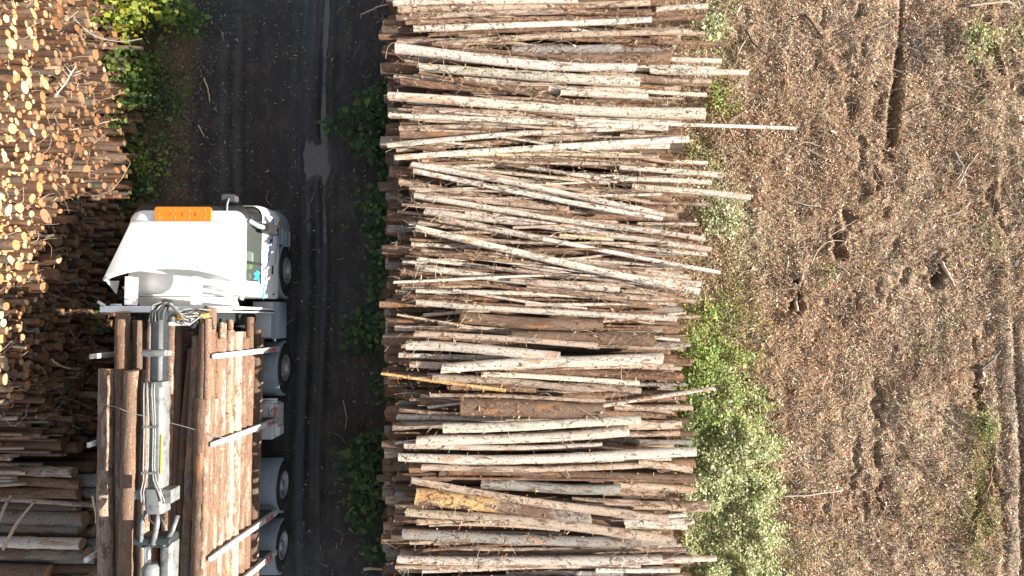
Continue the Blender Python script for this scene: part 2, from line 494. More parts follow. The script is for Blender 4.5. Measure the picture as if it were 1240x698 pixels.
def mat_soil():
    t = NT('soil'); t.set(.9, 0, .2)
    g = t.n('ShaderNodeTexCoord').outputs['Object']; tn = t.attr('tone').outputs['Color']
    n = t.noise(g, 16, 6, .7); n2 = t.noise(g, 60, 3, .6)
    c = t.mix(t.mr(n, .42, .6, 0, .75), tn, t.mix(.7, tn, (.035, .022, .015)))
    vo = t.n('ShaderNodeTexVoronoi'); vo.inputs['Scale'].default_value = 28; t.l(g, vo.inputs['Vector'])
    c = t.mix(t.mr(n2, .6, .72, 0, .6), c, (.38, .30, .22))
    c = t.mix(.25, c, vo.outputs['Color'], 'OVERLAY')
    t.base(c); t.bump(t.math('ADD', n, t.math('MULTIPLY', n2, .5)), .9, .04)
    return t.m
def mat_road():
    t = NT('wet_dirt_road'); t.set(.5, 0, .5)
    g = t.n('ShaderNodeTexCoord').outputs['Object']; tn = t.attr('tone').outputs['Color']
    n = t.noise(t.scale(g, (1, .35, 1)), 5, 6, .65); n2 = t.noise(g, 45, 4, .65)
    c = t.mix(t.mr(n2, .5, .68, 0, .6), t.mix(t.mr(n, .35, .65), (.013, .013, .014), tn), (.075, .064, .054))
    c = t.mix(t.mr(n2, .30, .42, .6, 0), c, (.008, .008, .008))
    c = t.mix(t.mr(t.attr('tone').outputs['Alpha'], .1, .9, 0, .85), c, (.021, .027, .036))  # bluish sky sheen of the wet tracks, mixed into the colour
    t.base(c)
    t.l(t.mr(t.attr('tone').outputs['Alpha'], .1, .8, .7, .1), t.b.inputs['Roughness'])
    t.bump(t.math('ADD', n2, n), .55, .025)
    return t.m
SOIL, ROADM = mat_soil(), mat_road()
sheet('ground', [(0, ia), (ib, len(gx) - 1)], SOIL)
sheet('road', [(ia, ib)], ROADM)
# muddy water standing in the wheel rut
def mat_water():
    t = NT('muddy_water'); t.set(.06, 0, .5)
    g = t.n('ShaderNodeTexCoord').outputs['Object']
    t.base(t.mix(t.noise(g, 3, 3), (.105, .10, .094), (.145, .138, .13)))
    t.bump(t.noise(g, 9, 2), .04, .01)
    tr = t.n('ShaderNodeBsdfTransparent'); ms = t.n('ShaderNodeMixShader')      # shallow margins show the mud below
    t.l(t.mr(t.attr('tone').outputs['Alpha'], 0., 1., .15, 1.), ms.inputs[0]); t.l(tr.outputs[0], ms.inputs[1]); t.l(t.b.outputs[0], ms.inputs[2])
    t.l(ms.outputs[0], t.t.nodes['Material Output'].inputs[0])
    return t.m
WATER_Z = -.092
wm = MB()
wx = np.arange(-5.15, -3.85, .02); wy = np.arange(1.2, 8.2, .04)
WXX, WYY = np.meshgrid(wx, wy)
wz = terrain(WXX, WYY)
lowest = np.minimum.reduce([wz[:-1, :-1], wz[1:, :-1], wz[:-1, 1:], wz[1:, 1:]])
keep = lowest < WATER_Z
idx = np.arange(WXX.size).reshape(WXX.shape)
fq = np.stack([idx[:-1, :-1], idx[:-1, 1:], idx[1:, 1:], idx[1:, :-1]], -1)[keep]
wcol = np.ones((WXX.size, 4)); wcol[:, 3] = np.clip((WATER_Z - wz).ravel() / .022, 0, 1)
wm.add(np.stack([WXX, WYY, np.full_like(WXX, WATER_Z)], -1).reshape(-1, 3), [tuple(int(i) for i in q) for q in fq], 0, wcol)
pud = tag(wm.build('puddle', mat_water()), kind='structure')
# ------------------------------------------------------------------ logs
TONE = {'W': ((.60, .52, .44), .23), 'P': ((.45, .345, .265), .38), 'B': ((.26, .16, .105), .5), 'D': ((.17, .11, .075), .40),
        'G': ((.27, .255, .23), .36), 'O': ((.60, .38, .17), .10), 'Y': ((.62, .50, .32), .14), 'K': ((.095, .068, .052), .4)}
ENDC = [(.38, .275, .18), (.34, .185, .09), (.32, .215, .135), (.48, .39, .28), (.29, .145, .07), (.26, .19, .13)]
def log_into(mb, L, r0, r1, seg, sides, tone, endc, bend=0., rough=.05, rs=None, M=None, flare=0., peel=False):
    """one log along local x, centred; M places it"""
    rs = rs or np.random.default_rng(random.randrange(1 << 30))
    xs = np.linspace(-L / 2, L / 2, seg + 1)
    t = np.linspace(0, 1, seg + 1)
    ph = rs.uniform(0, 6.28, 4)
    cy = bend * (np.sin(math.pi * t) - .6) + .25 * bend * np.sin(2 * math.pi * t + ph[0])
    cz = .35 * bend * np.sin(1.7 * math.pi * t + ph[1])
    rad = r0 + (r1 - r0) * t
    rad = rad * (1 + rough * (np.sin(t * 9 + ph[2]) * .4 + rs.normal(0, .5, seg + 1))) + flare * r0 * np.exp(-t * 14)
    ang = np.arange(sides) / sides * 2 * math.pi + rs.uniform(0, 6)
    rr = rad[:, None] * (1 + rough * .6 * rs.normal(0, 1, (seg + 1, sides)) + .03 * np.sin(2 * ang + ph[3])[None, :])
    v = np.stack([np.broadcast_to(xs[:, None], rr.shape), cy[:, None] + rr * np.cos(ang), cz[:, None] + rr * np.sin(ang)], -1)
    sk = rs.normal(0, .12, 4)
    v[0, :, 0] += sk[0] * r0 * np.cos(ang) + sk[1] * r0 * np.sin(ang)
    v[-1, :, 0] += sk[2] * r1 * np.cos(ang) + sk[3] * r1 * np.sin(ang)
    v = v.reshape(-1, 3)
    off = rs.uniform(-60, 60, 3)
    lc = v + off
    # cylinder-like texture coordinates keep the pattern along the grain
    f = [(i * sides + k, i * sides + (k + 1) % sides, (i + 1) * sides + (k + 1) % sides, (i + 1) * sides + k) for i in range(seg) for k in range(sides)]
    col, al = tone
    dv = 1 + rs.normal(0, .09)
    cc = np.clip(np.array(col) * dv * (1 + rs.normal(0, .014, 3)), .01, .8)
    # separate cap vertices carry the colour of the sawn end and, in alpha, the ring distance
    n0 = len(v)
    def T(a): return a if M is None else (a @ np.array(M.to_3x3()).T + np.array(M.translation))
    vc = np.tile(np.array([*cc, al + rs.normal(0, .06)]), (len(v), 1))
    if peel:            # bark left only on the far part and in ragged patches
        tt = np.repeat(t, sides) if v[0, 0] < v[-1, 0] else 1 - np.repeat(t, sides)
        an = np.tile(ang, seg + 1)
        m = sstep(.50, .56, tt + .16 * vnoise(tt * 13, np.sin(an) * 2 + 5, 8)) + sstep(.12, .3, vnoise(tt * 17, np.cos(an) * 1.6 + 9, 4) + .12 * (tt > .15) * (tt < .3))
        vc = vc + (np.array([.27, .19, .15, .55]) - vc) * np.clip(m, 0, 1)[:, None]
        g = sstep(.72, .8, tt + .1 * vnoise(tt * 9, np.sin(an) * 2, 3)); vc = vc + (np.array([.30, .28, .26, .5]) - vc) * (g * .8)[:, None]
    mb.add(T(v), f, 0, vc, lc)
    for e, sgn in ((0, -1), (seg, 1)):
        ring = v[e * sides:(e + 1) * sides]
        c = ring.mean(0)
        inner = c + (ring - c) * .5
        vv = np.concatenate([ring, inner, c[None] + np.array([[sgn * .002, 0, 0]])])
        ff = []
        for k in range(sides):
            k2 = (k + 1) % sides
            q = (k, k + sides, k2 + sides, k2); tr = (k + sides, 2 * sides, k2 + sides)
            if sgn > 0: q = q[::-1]; tr = tr[::-1]
            ff += [q, tr]
        ec = np.tile(np.array([*endc, 0.]), (len(vv), 1))
        ec[:sides, 3] = 1; ec[sides:2 * sides, 3] = .5; ec[-1, 3] = 0
        mb.add(T(vv), ff, 1, ec, vv + off, smooth=False)
    return mb

def make_log(name, p, q, r0, r1, tone, endc, seg=18, sides=14, bend=0., rough=.05, flare=0., peel=False):
    p = Vector(p); q = Vector(q)
    mb = MB(); L = (q - p).length
    log_into(mb, L, r0, r1, seg, sides, tone, endc, bend, rough, flare=flare, peel=peel)
    if name == 'pulpwood_log' and L > 1.5:      # broken branch stubs
        for _ in range(random.randint(2, 7)):
            x = random.uniform(-.48, .48) * L; a = random.uniform(0, math.pi); rr = (r0 + r1) / 2; ln = random.choice((.03, .04, .05, .05, .09, .2)); th = .5 * rr ** .5 * .045
            d = np.array([random.uniform(-.3, .6), math.cos(a), math.sin(a)]); t_ = x / L + .5
            b0 = np.array([x, bend * (math.sin(math.pi * t_) - .6) + rr * .85 * math.cos(a), rr * .85 * math.sin(a)])
            mb.tube(np.array([b0, b0 + d * (rr * .15 + ln * .6), b0 + d * (rr * .15 + ln) + np.array([random.uniform(-.3, .3) * ln, 0, 0])]), [th * 1.3, th, th * .6], 5, 0, (*[c * random.uniform(.6, 1.1) for c in tone[0]], tone[1]))
    o = mb.build(name, [BARK, CUT])
    o.location = (p + q) / 2
    o.rotation_euler = (q - p).to_track_quat('X', 'Z').to_euler()
    return o

# -------- height map over the middle stack so that every log rests on those below it
HR = .03
HX0, HY0 = -4.5, -8.5
HM = np.zeros((int(17 / HR), int(13 / HR)))
def hm_at(x, y):
    i = np.clip(((np.asarray(y) - HY0) / HR).astype(int), 0, HM.shape[0] - 1)
    j = np.clip(((np.asarray(x) - HX0) / HR).astype(int), 0, HM.shape[1] - 1)
    return HM[i, j]
def rest_line(p, q, r0, r1, soft=92):
    """heights of the two ends of a log lying on the stack along the plan line p-q"""
    L = math.hypot(q[0] - p[0], q[1] - p[1]); n = max(6, int(L / .08))
    t = np.linspace(0, 1, n)
    r = r0 + (r1 - r0) * t
    ux, uy = (q[0] - p[0]) / L, (q[1] - p[1]) / L
    best = np.full(n, -9.)
    for k in np.linspace(-.8, .8, 9):
        d = k * r
        h = hm_at(p[0] + ux * L * t - uy * d, p[1] + uy * L * t + ux * d)
        best = np.maximum(best, h + np.sqrt(r * r - d * d))
    cap = np.percentile(best, soft); best = np.minimum(best, cap)
    # upper hull edge over the middle of the log
    pts = [(tt, bb) for tt, bb in zip(t, best)]
    hull = []
    for c in pts:
        while len(hull) > 1 and (hull[-1][0] - hull[-2][0]) * (c[1] - hull[-2][1]) - (hull[-1][1] - hull[-2][1]) * (c[0] - hull[-2][0]) >= 0: hull.pop()
        hull.append(c)
    for a, b in zip(hull, hull[1:]):
        if a[0] <= .5 <= b[0]:
            s = (b[1] - a[1]) / (b[0] - a[0] + 1e-9)
            s = max(-.06 / 1 * L / 3, min(.06 * L / 3, s))
            m = a[1] + (b[1] - a[1]) * (.5 - a[0]) / (b[0] - a[0] + 1e-9)
            return m - .5 * s - .02, m + .5 * s - .02
    return best[0], best[-1]
def hm_put(p, q, r0, r1):
    """p, q with heights of the axis"""
    L = math.hypot(q[0] - p[0], q[1] - p[1]); n = int(L / (HR * .7)) + 2
    t = np.linspace(0, 1, n); ux, uy = (q[0] - p[0]) / L, (q[1] - p[1]) / L
    r = r0 + (r1 - r0) * t
    for k in np.linspace(-1, 1, 2 * int(max(r0, r1) / (HR * .6)) + 3):
        d = k * r
        x = p[0] + ux * L * t - uy * d; y = p[1] + uy * L * t + ux * d
        z = p[2] + (q[2] - p[2]) * t + np.sqrt(np.maximum(0, r * r - d * d))
        i = np.clip(((y - HY0) / HR).astype(int), 0, HM.shape[0] - 1); j = np.clip(((x - HX0) / HR).astype(int), 0, HM.shape[1] - 1)
        np.maximum.at(HM, (i, j), z)

# -------- lower layers of the middle stack (nearly all hidden): one mass, then two loose layers of single logs
STACK_TOP = 2.55
core = MB(); rs0 = np.random.default_rng(3)
z = .15; lay = 0
while z < STACK_TOP - .05:
    y = -7.3 + .1 * (lay % 2)
    while y < 8.2:
        r = rs0.uniform(.09, .15)
        xl = -2.62 + .17 * z + rs0.uniform(-.15, .3); xr = 3.75 - .1 * max(0, -y) * .5 + rs0.uniform(-.5, .12)
        p = Vector((xl, y + rs0.normal(0, .05), z)); q = Vector((xr, y + rs0.normal(0, .05), z))
        if rs0.random() < .5: p, q = q, p
        tone = TONE[rs0.choice(list('BBPDKG'))]
        M = Matrix.Translation((p + q) / 2) @ (q - p).to_track_quat('X', 'Z').to_matrix().to_4x4()
        log_into(core, (q - p).length, r, r * rs0.uniform(.7, .95), 3, 8, tone, ENDC[rs0.integers(6)], .02, .04, rs0, M)
        y += 2 * r + rs0.uniform(-.01, .03)
    z += .21; lay += 1
o = core.build('stacked_roundwood', [BARK, CUT])
tag(o, 'mass of stacked roundwood filling the inside of the middle stack under its top layers', 'roundwood', kind='stuff')
HM[:, int((-2.2 - HX0) / HR):int((3.5 - HX0) / HR)] = STACK_TOP
HM[:int((-7.4 - HY0) / HR), :] = 0; HM[int((8.3 - HY0) / HR):, :] = 0

LOWER = 'logs of the lower layers under the middle stack'
for lay in range(2):
    y = -6.3 + .11 * lay
    while y < 7.2:
        r = rs0.uniform(.06, .115)
        L = rs0.uniform(4.6, 5.9)
        if rs0.random() < .55:
            xl = -2.3 + rs0.uniform(-.18, .45) + .07 * lay; xr = min(xl + L, 3.95)
        else:
            xr = 3.7 + rs0.uniform(-.5, .25); xl = max(xr - L, -2.45)
        p = [xl, y + rs0.normal(0, .05)]; q = [xr, y + rs0.normal(0, .07)]
        za, zb = rest_line(p, q, r, r * .85)
        pp, qq = (*p, za), (*q, zb)
        hm_put(pp, qq, r, r * .85)
        o = make_log('pulpwood_log', pp, qq, r, r * rs0.uniform(.75, .95), TONE[rs0.choice(list('BBBBPPKKD'))], ENDC[rs0.integers(6)], 12, 12, .03)
        tag(o, 'brown log half buried under the top layer of the middle stack', 'log', LOWER)
        y += 2 * r + rs0.uniform(.0, .10) + .13 * lay

def thin_pole(y0, y1, n, pw, rmax):
    """thin poles lying in the gaps of the stack"""
    for k in range(n):
        y = y0 + (y1 - y0) * (k / n) ** pw + rs0.normal(0, .06); r = rs0.uniform(.024, rmax); L = rs0.uniform(2.2, 5.4)
        xl = rs0.uniform(-2.1, 3.8 - L); xr = xl + L; dy = rs0.normal(-.12 if y > -.5 else 0, .1)
        p = [xl, y - dy]; q = [xr, y + dy]; za, zb = rest_line(p, q, r, r * .8, 84)
        za = min(za, 3.45); zb = min(zb, 3.45)
        pp, qq = (*p, za), (*q, zb); hm_put(pp, qq, r, r * .8)
        o = make_log('thin_pole', pp, qq, r, r * .7, TONE[rs0.choice(list('WPPBBPWW'))], ENDC[rs0.integers(6)], 16, 9, rs0.normal(0, .06))
        tag(o, 'thin pole wedged in a gap of the middle stack', 'pole', 'thin poles in the gaps of the middle stack')
thin_pole(-5.6, 6.2, 58, .8, .06)

# -------- the top layer, log by log, read off the photograph: (strip, x0, y0, x1, y1, thickness, tone, layer)
S0 = [0, 110, 220, 330, 440, 550]
K = 2.7556
TOP = """0 45 10 660 3 20 W 1|0 60 35 900 12 24 P 0|0 55 58 685 35 22 P 1|0 88 71 905 65 18 B 0|0 112 97 905 68 22 W 1|0 920 32 1095 20 20 W 1|0 165 116 640 95 14 B 0
0 185 145 1040 100 22 P 1|0 55 142 420 140 24 P 0|0 175 150 720 205 14 B 2|0 440 172 803 163 30 G 1|0 560 205 968 195 44 B 1|0 54 178 853 240 33 W 2|0 130 225 868 275 33 W 2
0 280 275 812 310 32 W 0|0 130 245 670 345 14 B 2|0 50 258 420 300 30 P 0|0 80 300 560 325 24 B 0|0 25 320 1090 378 36 W 2|0 800 193 1138 205 20 W 0|0 760 222 1120 235 26 W 0
0 900 238 1228 245 22 W 0|0 700 248 1102 278 28 P 0|0 600 310 893 322 22 W 0|0 800 290 1100 308 16 W 0|0 560 128 1160 150 16 B 0|0 820 82 1095 100 18 P 0|0 700 172 942 168 16 G 0|0 760 60 1090 48 14 B 0
1 110 68 650 85 30 P 0|1 30 82 960 125 20 W 2|1 65 122 690 122 16 P 1|1 70 148 420 140 34 B 0|1 25 178 780 128 18 W 2|1 55 198 705 152 20 P 1|1 50 222 1030 160 20 W 2|1 250 215 870 212 9 Y 2
1 600 193 965 183 22 W 1|1 650 104 1383 130 13 W 2|1 800 152 1030 160 18 W 1|1 860 200 1130 213 14 W 1|1 780 205 1000 245 14 P 1|1 800 255 1145 282 20 W 1|1 105 243 950 411 20 W 2|1 110 270 940 431 18 W 2
1 140 237 900 375 14 P 1|1 65 308 600 390 24 P 1|1 500 255 790 305 14 W 1|1 500 232 900 270 14 B 0|1 780 292 1105 305 18 W 1|1 650 280 828 290 14 W 0|1 440 275 700 300 11 O 1
2 135 40 630 95 20 P 1|2 115 50 860 165 18 W 2|2 145 80 620 150 18 W 0|2 150 98 1105 225 22 W 1|2 195 125 545 190 22 W 2|2 480 180 1135 305 15 W 2|2 120 158 1065 372 24 W 2
2 700 135 1085 192 20 W 1|2 630 15 970 55 24 B 1|2 840 15 1235 52 22 W 1|2 700 200 1090 245 16 W 1|2 600 180 780 193 15 Y 1|2 105 210 420 220 16 W 0|2 140 230 940 310 16 P 1|2 125 260 750 330 14 W 1
2 118 290 800 362 28 W 1|2 640 270 1035 318 18 W 1|2 860 140 1062 143 12 W 0|2 130 135 420 175 20 P 0|2 880 70 1110 78 12 P 0
3 490 55 1055 98 20 P 1|3 780 0 1068 42 22 W 1|3 120 60 700 78 16 W 1|3 95 80 580 92 14 B 1|3 500 88 935 115 16 B 1|3 120 103 990 157 22 W 2|3 268 155 740 180 42 D 2|3 440 214 915 225 46 D 2
3 50 188 710 190 20 P 1|3 115 203 725 243 20 P 2|3 88 240 600 278 34 W 2|3 65 278 420 287 20 W 1|3 204 318 940 285 36 W 2|3 660 186 1020 182 14 B 0|3 760 236 1035 242 14 G 0|3 110 305 520 325 22 B 0
3 800 282 990 290 30 B 0|3 820 150 1070 148 12 P 0|3 760 200 1000 227 12 W 0|3 500 318 1005 317 14 P 0|3 560 120 860 160 16 B 0
4 100 10 980 10 20 P 1|4 175 45 700 85 26 P 1|4 340 35 865 65 20 W 2|4 235 78 520 88 30 B 0|4 170 103 750 122 14 P 2|4 268 143 748 162 66 D 2|4 720 145 1115 82 15 W 2|4 5 35 420 92 12 O 1
4 65 158 480 182 14 P 1|4 57 178 420 187 20 W 0|4 45 208 430 208 26 P 0|4 210 218 870 190 33 W 2|4 700 202 1003 205 33 P 0|4 780 148 1043 148 22 P 0|4 122 262 828 230 36 W 2|4 82 280 742 278 22 W 1
4 660 258 1052 272 18 G 0|4 62 322 1057 303 31 W 2|4 70 302 400 300 16 D 0|4 720 235 1000 235 22 P 0|4 560 70 870 90 22 P 0|4 730 70 1020 72 14 G 0|4 420 20 758 35 26 B 1|4 720 35 1010 45 34 B 0|4 100 120 420 135 11 B 0
5 140 50 898 42 22 P 1|5 200 58 1045 78 26 D 0|5 105 88 950 215 27 P 2|5 340 103 800 118 36 G 2|5 120 138 705 210 54 O 2|5 90 183 975 278 32 P 2|5 125 222 600 245 22 P 0|5 78 270 985 298 36 G 2
5 100 295 330 297 16 P 0|5 180 298 1005 302 14 P 0|5 200 320 940 318 18 P 1|5 60 350 935 347 30 W 2|5 52 378 620 370 16 P 1|5 138 398 870 374 18 W 1|5 760 362 1122 347 20 W 0|5 560 158 1098 178 32 P 0
5 740 118 952 125 36 P 0|5 780 100 1045 118 26 P 0|5 600 215 970 245 34 D 0|5 820 235 1025 238 28 W 0|5 700 85 858 92 32 B 0|5 640 150 868 160 16 P 0|5 720 388 1000 388 18 W 1|5 420 402 810 398 18 G 0|5 800 205 1028 205 22 W 0|5 860 25 1040 52 24 P 0
0 50 -20 700 -26 24 P 1|0 300 -12 1000 -22 26 W 1|5 70 425 700 418 26 P 1|5 300 440 1010 424 28 W 1|5 640 412 1000 410 20 P 0"""
rows = []
for ln in TOP.split('\n'):
    for e in ln.split('|'):
        a = e.split(); s = int(a[0]); n = [float(q) for q in a[1:6]]
        rows.append(dict(x0=460 + n[0] / K, y0=S0[s] + n[1] / K, x1=460 + n[2] / K, y1=S0[s] + n[3] / K, d=n[4] / K, t=a[6], layer=int(a[7])))
order = sorted(range(len(rows)), key=lambda i: (rows[i]['layer'], -rows[i]['d']))
added = False
for i in order:
    g = rows[i]; za = zb = 3.0
    if g['layer'] == 2 and not added:
        added = True; thin_pole(-.3, 4.2, 40, 1., .042); thin_pole(-5.2, 6.0, 16, 1., .035)
    r = g['d'] * .5 / FPX * (CAM_H - 3.0) * .95
    tp = random.uniform(.74, .95) if g['x1'] - g['x0'] > 150 else .95
    if random.random() < .5: r0, r1 = r / (.5 + .5 * tp), r * tp / (.5 + .5 * tp)
    else: r1, r0 = r / (.5 + .5 * tp), r * tp / (.5 + .5 * tp)
    for it in range(3):
        p = P(g['x0'], g['y0'], za); q = P(g['x1'], g['y1'], zb)
        za, zb = rest_line(p, q, r0, r1, 88)
        za = min(za, 3.5); zb = min(zb, 3.5)
    g['p'], g['q'], g['r'] = (*p, za), (*q, zb), r
    hm_put(g['p'], g['q'], r0, r1)
    bend = random.choice((-1, 1)) * random.uniform(.2, .9) * r * (1.0 if r < .11 else .5) * min(1, (q[0] - p[0]) / 4.5)
    g['o'] = make_log('pulpwood_log', g['p'], g['q'], r0, r1, TONE[g['t']], random.choice(ENDC), 60 if g['t'] == 'O' and r > .1 else max(8, int((q[0] - p[0]) / .22)), 24 if g['t'] == 'O' else 16 if r > .13 else 12, bend, .045 if g['t'] != 'O' else .015, peel=g['t'] == 'O' and r > .1)

# -------- a label for every log of the top layer
THICK = lambda d: 'very thick' if d > 18 else 'thick' if d > 11 else 'medium' if d > 7.4 else 'slim' if d > 5.6 else 'thin'
CW = {'W': 'pale flaky', 'P': 'pinkish brown', 'B': 'dark brown', 'D': 'dark barked', 'G': 'grey', 'O': 'peeled orange', 'Y': 'yellow stripped'}
MARKS = [('the puddle', 195), ('the cab roof', 295), ('the orange light board', 258), ('the truck headboard', 372), ('the first stake of the load', 423), ('the second stake of the load', 508),
         ('the third stake of the load', 620), ('the thick dark log', 494), ('the thick brown log pair', 395), ('the peeled orange log', 614), ('the long poking pole', 152), ('the top edge of the photo', 0), ('the bottom edge of the photo', 698),
         ('the truck front wheel', 328), ('the truck rear wheel pair', 655)]
SPECIAL = {}
def near(x0, y0):
    return min(range(len(rows)), key=lambda i: abs(rows[i]['x0'] - x0) + abs(rows[i]['y0'] - y0))
SPECIAL[near(460 + 268 / K, 440 + 143 / K)] = 'very thick dark barked log, the thickest one on the middle stack'
SPECIAL[near(460 + 120 / K, 550 + 138 / K)] = 'thick log half peeled to bright orange wood on the lower middle stack'
SPECIAL[near(460 + 650 / K, 110 + 104 / K)] = 'thin pale pole reaching far out of the middle stack over the clearing'
SPECIAL[near(460 + 720 / K, 440 + 145 / K)] = 'pale thin pole slanting up out of the middle stack over the green weeds'
SPECIAL[near(460 + 25 / K, 320 / K)] = 'longest pale log spanning the whole middle stack just above the long pole'
SPECIAL[near(460 + 250 / K, 110 + 215 / K)] = 'thin yellow stripped stick lying along the middle stack'
SPECIAL[near(460 + 5 / K, 440 + 35 / K)] = 'thin orange brown log poking out of the middle stack towards the road'
SPECIAL[near(460 + 340 / K, 550 + 103 / K)] = 'thick smooth blue grey log above the half peeled orange log'
SPECIAL[near(460 + 78 / K, 550 + 270 / K)] = 'mottled grey and white log near the foot of the middle stack'
SPECIAL[near(460 + 268 / K, 330 + 155 / K)] = 'thick dark brown log in the hollow beside the truck headboard'
SPECIAL[near(460 + 440 / K, 330 + 214 / K)] = 'thick reddish dark log with white flecks ending near the clearing'
seen = set()
for i, g in enumerate(rows):
    if i in SPECIAL: lab = SPECIAL[i]
    else:
        ym = (g['y0'] + g['y1']) / 2
        mk = sorted(MARKS, key=lambda m: abs(m[1] - ym))
        ln = g['x1'] - g['x0']
        ext = 'full length' if ln > 300 else 'long' if ln > 210 else 'half length' if ln > 140 else 'short'
        side = 'from the road edge' if g['x0'] < 515 and ln < 300 else 'at the clearing edge' if g['x1'] > 810 and ln < 300 else 'in mid stack' if ln < 300 else 'across the stack'
        sl = g['y1'] - g['y0']
        tilt = ' sloping down' if sl > 16 else ' sloping up' if sl < -12 else ''
        cands = []
        for nm, my in mk[:5]:
            pos = 'level with' if abs(my - ym) < 5 else 'below' if ym > my else 'above'
            cands += [f"{THICK(g['d'])} {CW[g['t']]} log{tilt} {side}, {ext}, {pos} {nm}"]
        lab = next((c for c in cands if c not in seen and len(c.split()) <= 16), None)
        if lab is None:
            for ordn in ('second', 'third', 'fourth', 'fifth', 'sixth'):
                lab = cands[0].replace(' log', ' log, ' + ordn + ' one', 1)
                lab = lab.replace(', ' + ext, '')
                if lab not in seen: break
    seen.add(lab)
    tag(g['o'], lab, 'log', 'logs lying across the top of the middle stack')

# ------------------------------------------------------------------ stack beyond the verge, sawn ends towards the road
rs1 = np.random.default_rng(5)
def left_top(y): return 4.5 if y > -.6 else max(1.95, 4.5 - (-.6 - y) * 1.15)
items = []
y = None
z = .12
while z < 4.6:
    yy = -2.9
    while yy < 8.0:
        r = float(np.clip(rs1.lognormal(math.log(.054), .40), .030, .15))
        if z < left_top(yy) + rs1.normal(0, .08):
            prot = rs1.normal(0, .11) + (.45 * rs1.random() ** 3) + (.5 * rs1.random() ** 2 if z < 1.0 else 0)
            xf = -9.17 - .09 * z + prot
            items.append((xf, yy + r, z + rs1.normal(0, .02), r))
        yy += 2 * r * rs1.uniform(.96, 1.12)
    z += .104
def show(it):
    xf, yy, zz, r = it
    px = 605 + xf * FPX / (CAM_H - zz); py = 385 - yy * FPX / (CAM_H - zz)
    return px > -4 and py > -8 and py < 560
items.sort(key=lambda it: -(it[3] * (1 if show(it) else .01)))
mass = MB()
for k, (xf, yy, zz, r) in enumerate(items):
    L = rs1.uniform(3.2, 4.4)
    tilt_y = rs1.normal(0, .02); tilt_z = rs1.normal(0, .012)
    q = Vector((xf, yy, zz)); p = Vector((xf - L, yy - tilt_y * L, zz - tilt_z * L))
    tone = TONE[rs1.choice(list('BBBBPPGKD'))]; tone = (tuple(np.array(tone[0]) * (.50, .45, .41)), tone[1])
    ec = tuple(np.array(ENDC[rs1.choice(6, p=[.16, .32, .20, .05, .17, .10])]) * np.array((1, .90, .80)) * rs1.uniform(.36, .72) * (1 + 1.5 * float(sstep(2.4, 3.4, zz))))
    if k < 300:
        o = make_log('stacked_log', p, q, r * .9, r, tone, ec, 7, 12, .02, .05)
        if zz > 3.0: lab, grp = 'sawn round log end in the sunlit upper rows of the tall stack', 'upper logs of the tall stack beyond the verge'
        elif zz > 1.4: lab, grp = 'sawn log end halfway down the face of the tall stack', 'middle logs of the tall stack beyond the verge'
        else: lab, grp = 'shaded log end low on the tall stack above the verge shrubs', 'lowest logs of the tall stack beyond the verge'
        tag(o, lab, 'log', grp)
    else:
        M = Matrix.Translation((p + q) / 2) @ (q - p).to_track_quat('X', 'Z').to_matrix().to_4x4()
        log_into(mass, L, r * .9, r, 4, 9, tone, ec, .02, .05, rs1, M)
o = mass.build('stacked_roundwood_face', [BARK, CUT])
tag(o, 'smaller sawn log ends packed between the bigger ones in the tall stack', 'roundwood', kind='stuff')

for k in range(22):
    y = -1.55 - 2.0 * k / 22 + rs1.normal(0, .03); zt = left_top(y) + .10 + rs1.uniform(0, .06); xe = -8.95 - .09 * zt - rs1.uniform(0, 1.0)
    o = make_log('thin_pole', (xe - rs1.uniform(3, 4.5), y + rs1.normal(0, .08), zt + rs1.normal(0, .04)), (xe, y + rs1.normal(0, .04), zt), rs1.uniform(.035, .06), rs1.uniform(.03, .055), TONE[rs1.choice(list('BPPBKG'))], ENDC[rs1.integers(6)], 14, 9, rs1.normal(0, .04))
    tag(o, 'thin brown pole lying on the falling shoulder of the tall stack', 'pole', 'thin poles on the shoulder of the tall stack')
# low stack of big old logs beside the load
LOWS = [(-3.25, 1.82, .11, 'P', -8.95), (-3.47, 1.76, .10, 'B', -8.85), (-3.70, 1.72, .12, 'B', -8.9), (-3.95, 1.66, .12, 'K', -8.9), (-4.22, 1.64, .16, 'G', -8.8), (-4.48, 1.58, .12, 'G', -8.9), (-4.71, 1.74, .115, 'W', -8.78),
        (-4.98, 1.6, .15, 'G', -8.75), (-5.32, 1.62, .17, 'D', -9.56), (-5.66, 1.5, .17, 'G', -8.85), (-6.02, 1.5, .18, 'D', -8.9), (-6.4, 1.4, .17, 'B', -8.9)]
lowlab = ['tan brown log at the top of the low old stack beside the load', 'slim brown log second from the top of the low old stack', 'brown log just above the slim tan pole of the low stack', 'blackish log under the slim tan pole on the low stack',
          'thickest grey log between the tan pole and the clean pale log', 'slim grey log just above the clean pale log', 'clean pale straight log on the low old stack', 'thick weathered grey log just below the clean pale log',
          'thick dark log ending short with an orange sawn face', 'very thick grey log below the one with the orange face', 'very thick dark log at the foot of the low stack', 'brown log at the very foot of the low stack']
for (yy, zz, r, tn, xf), lab in zip(LOWS, lowlab):
    o = make_log('old_log', (xf - 4.5, yy + rs1.normal(0, .08), zz), (xf, yy + rs1.normal(0, .03), zz), r * 1.05, r, ((.19, .165, .135), .5) if tn == 'G' else TONE[tn], ENDC[1] if xf == -9.56 else ENDC[rs1.integers(6)], 20, 16, .05, .06)
    tag(o, lab, 'log', 'old logs in the low stack beside the truck load')
low = MB()
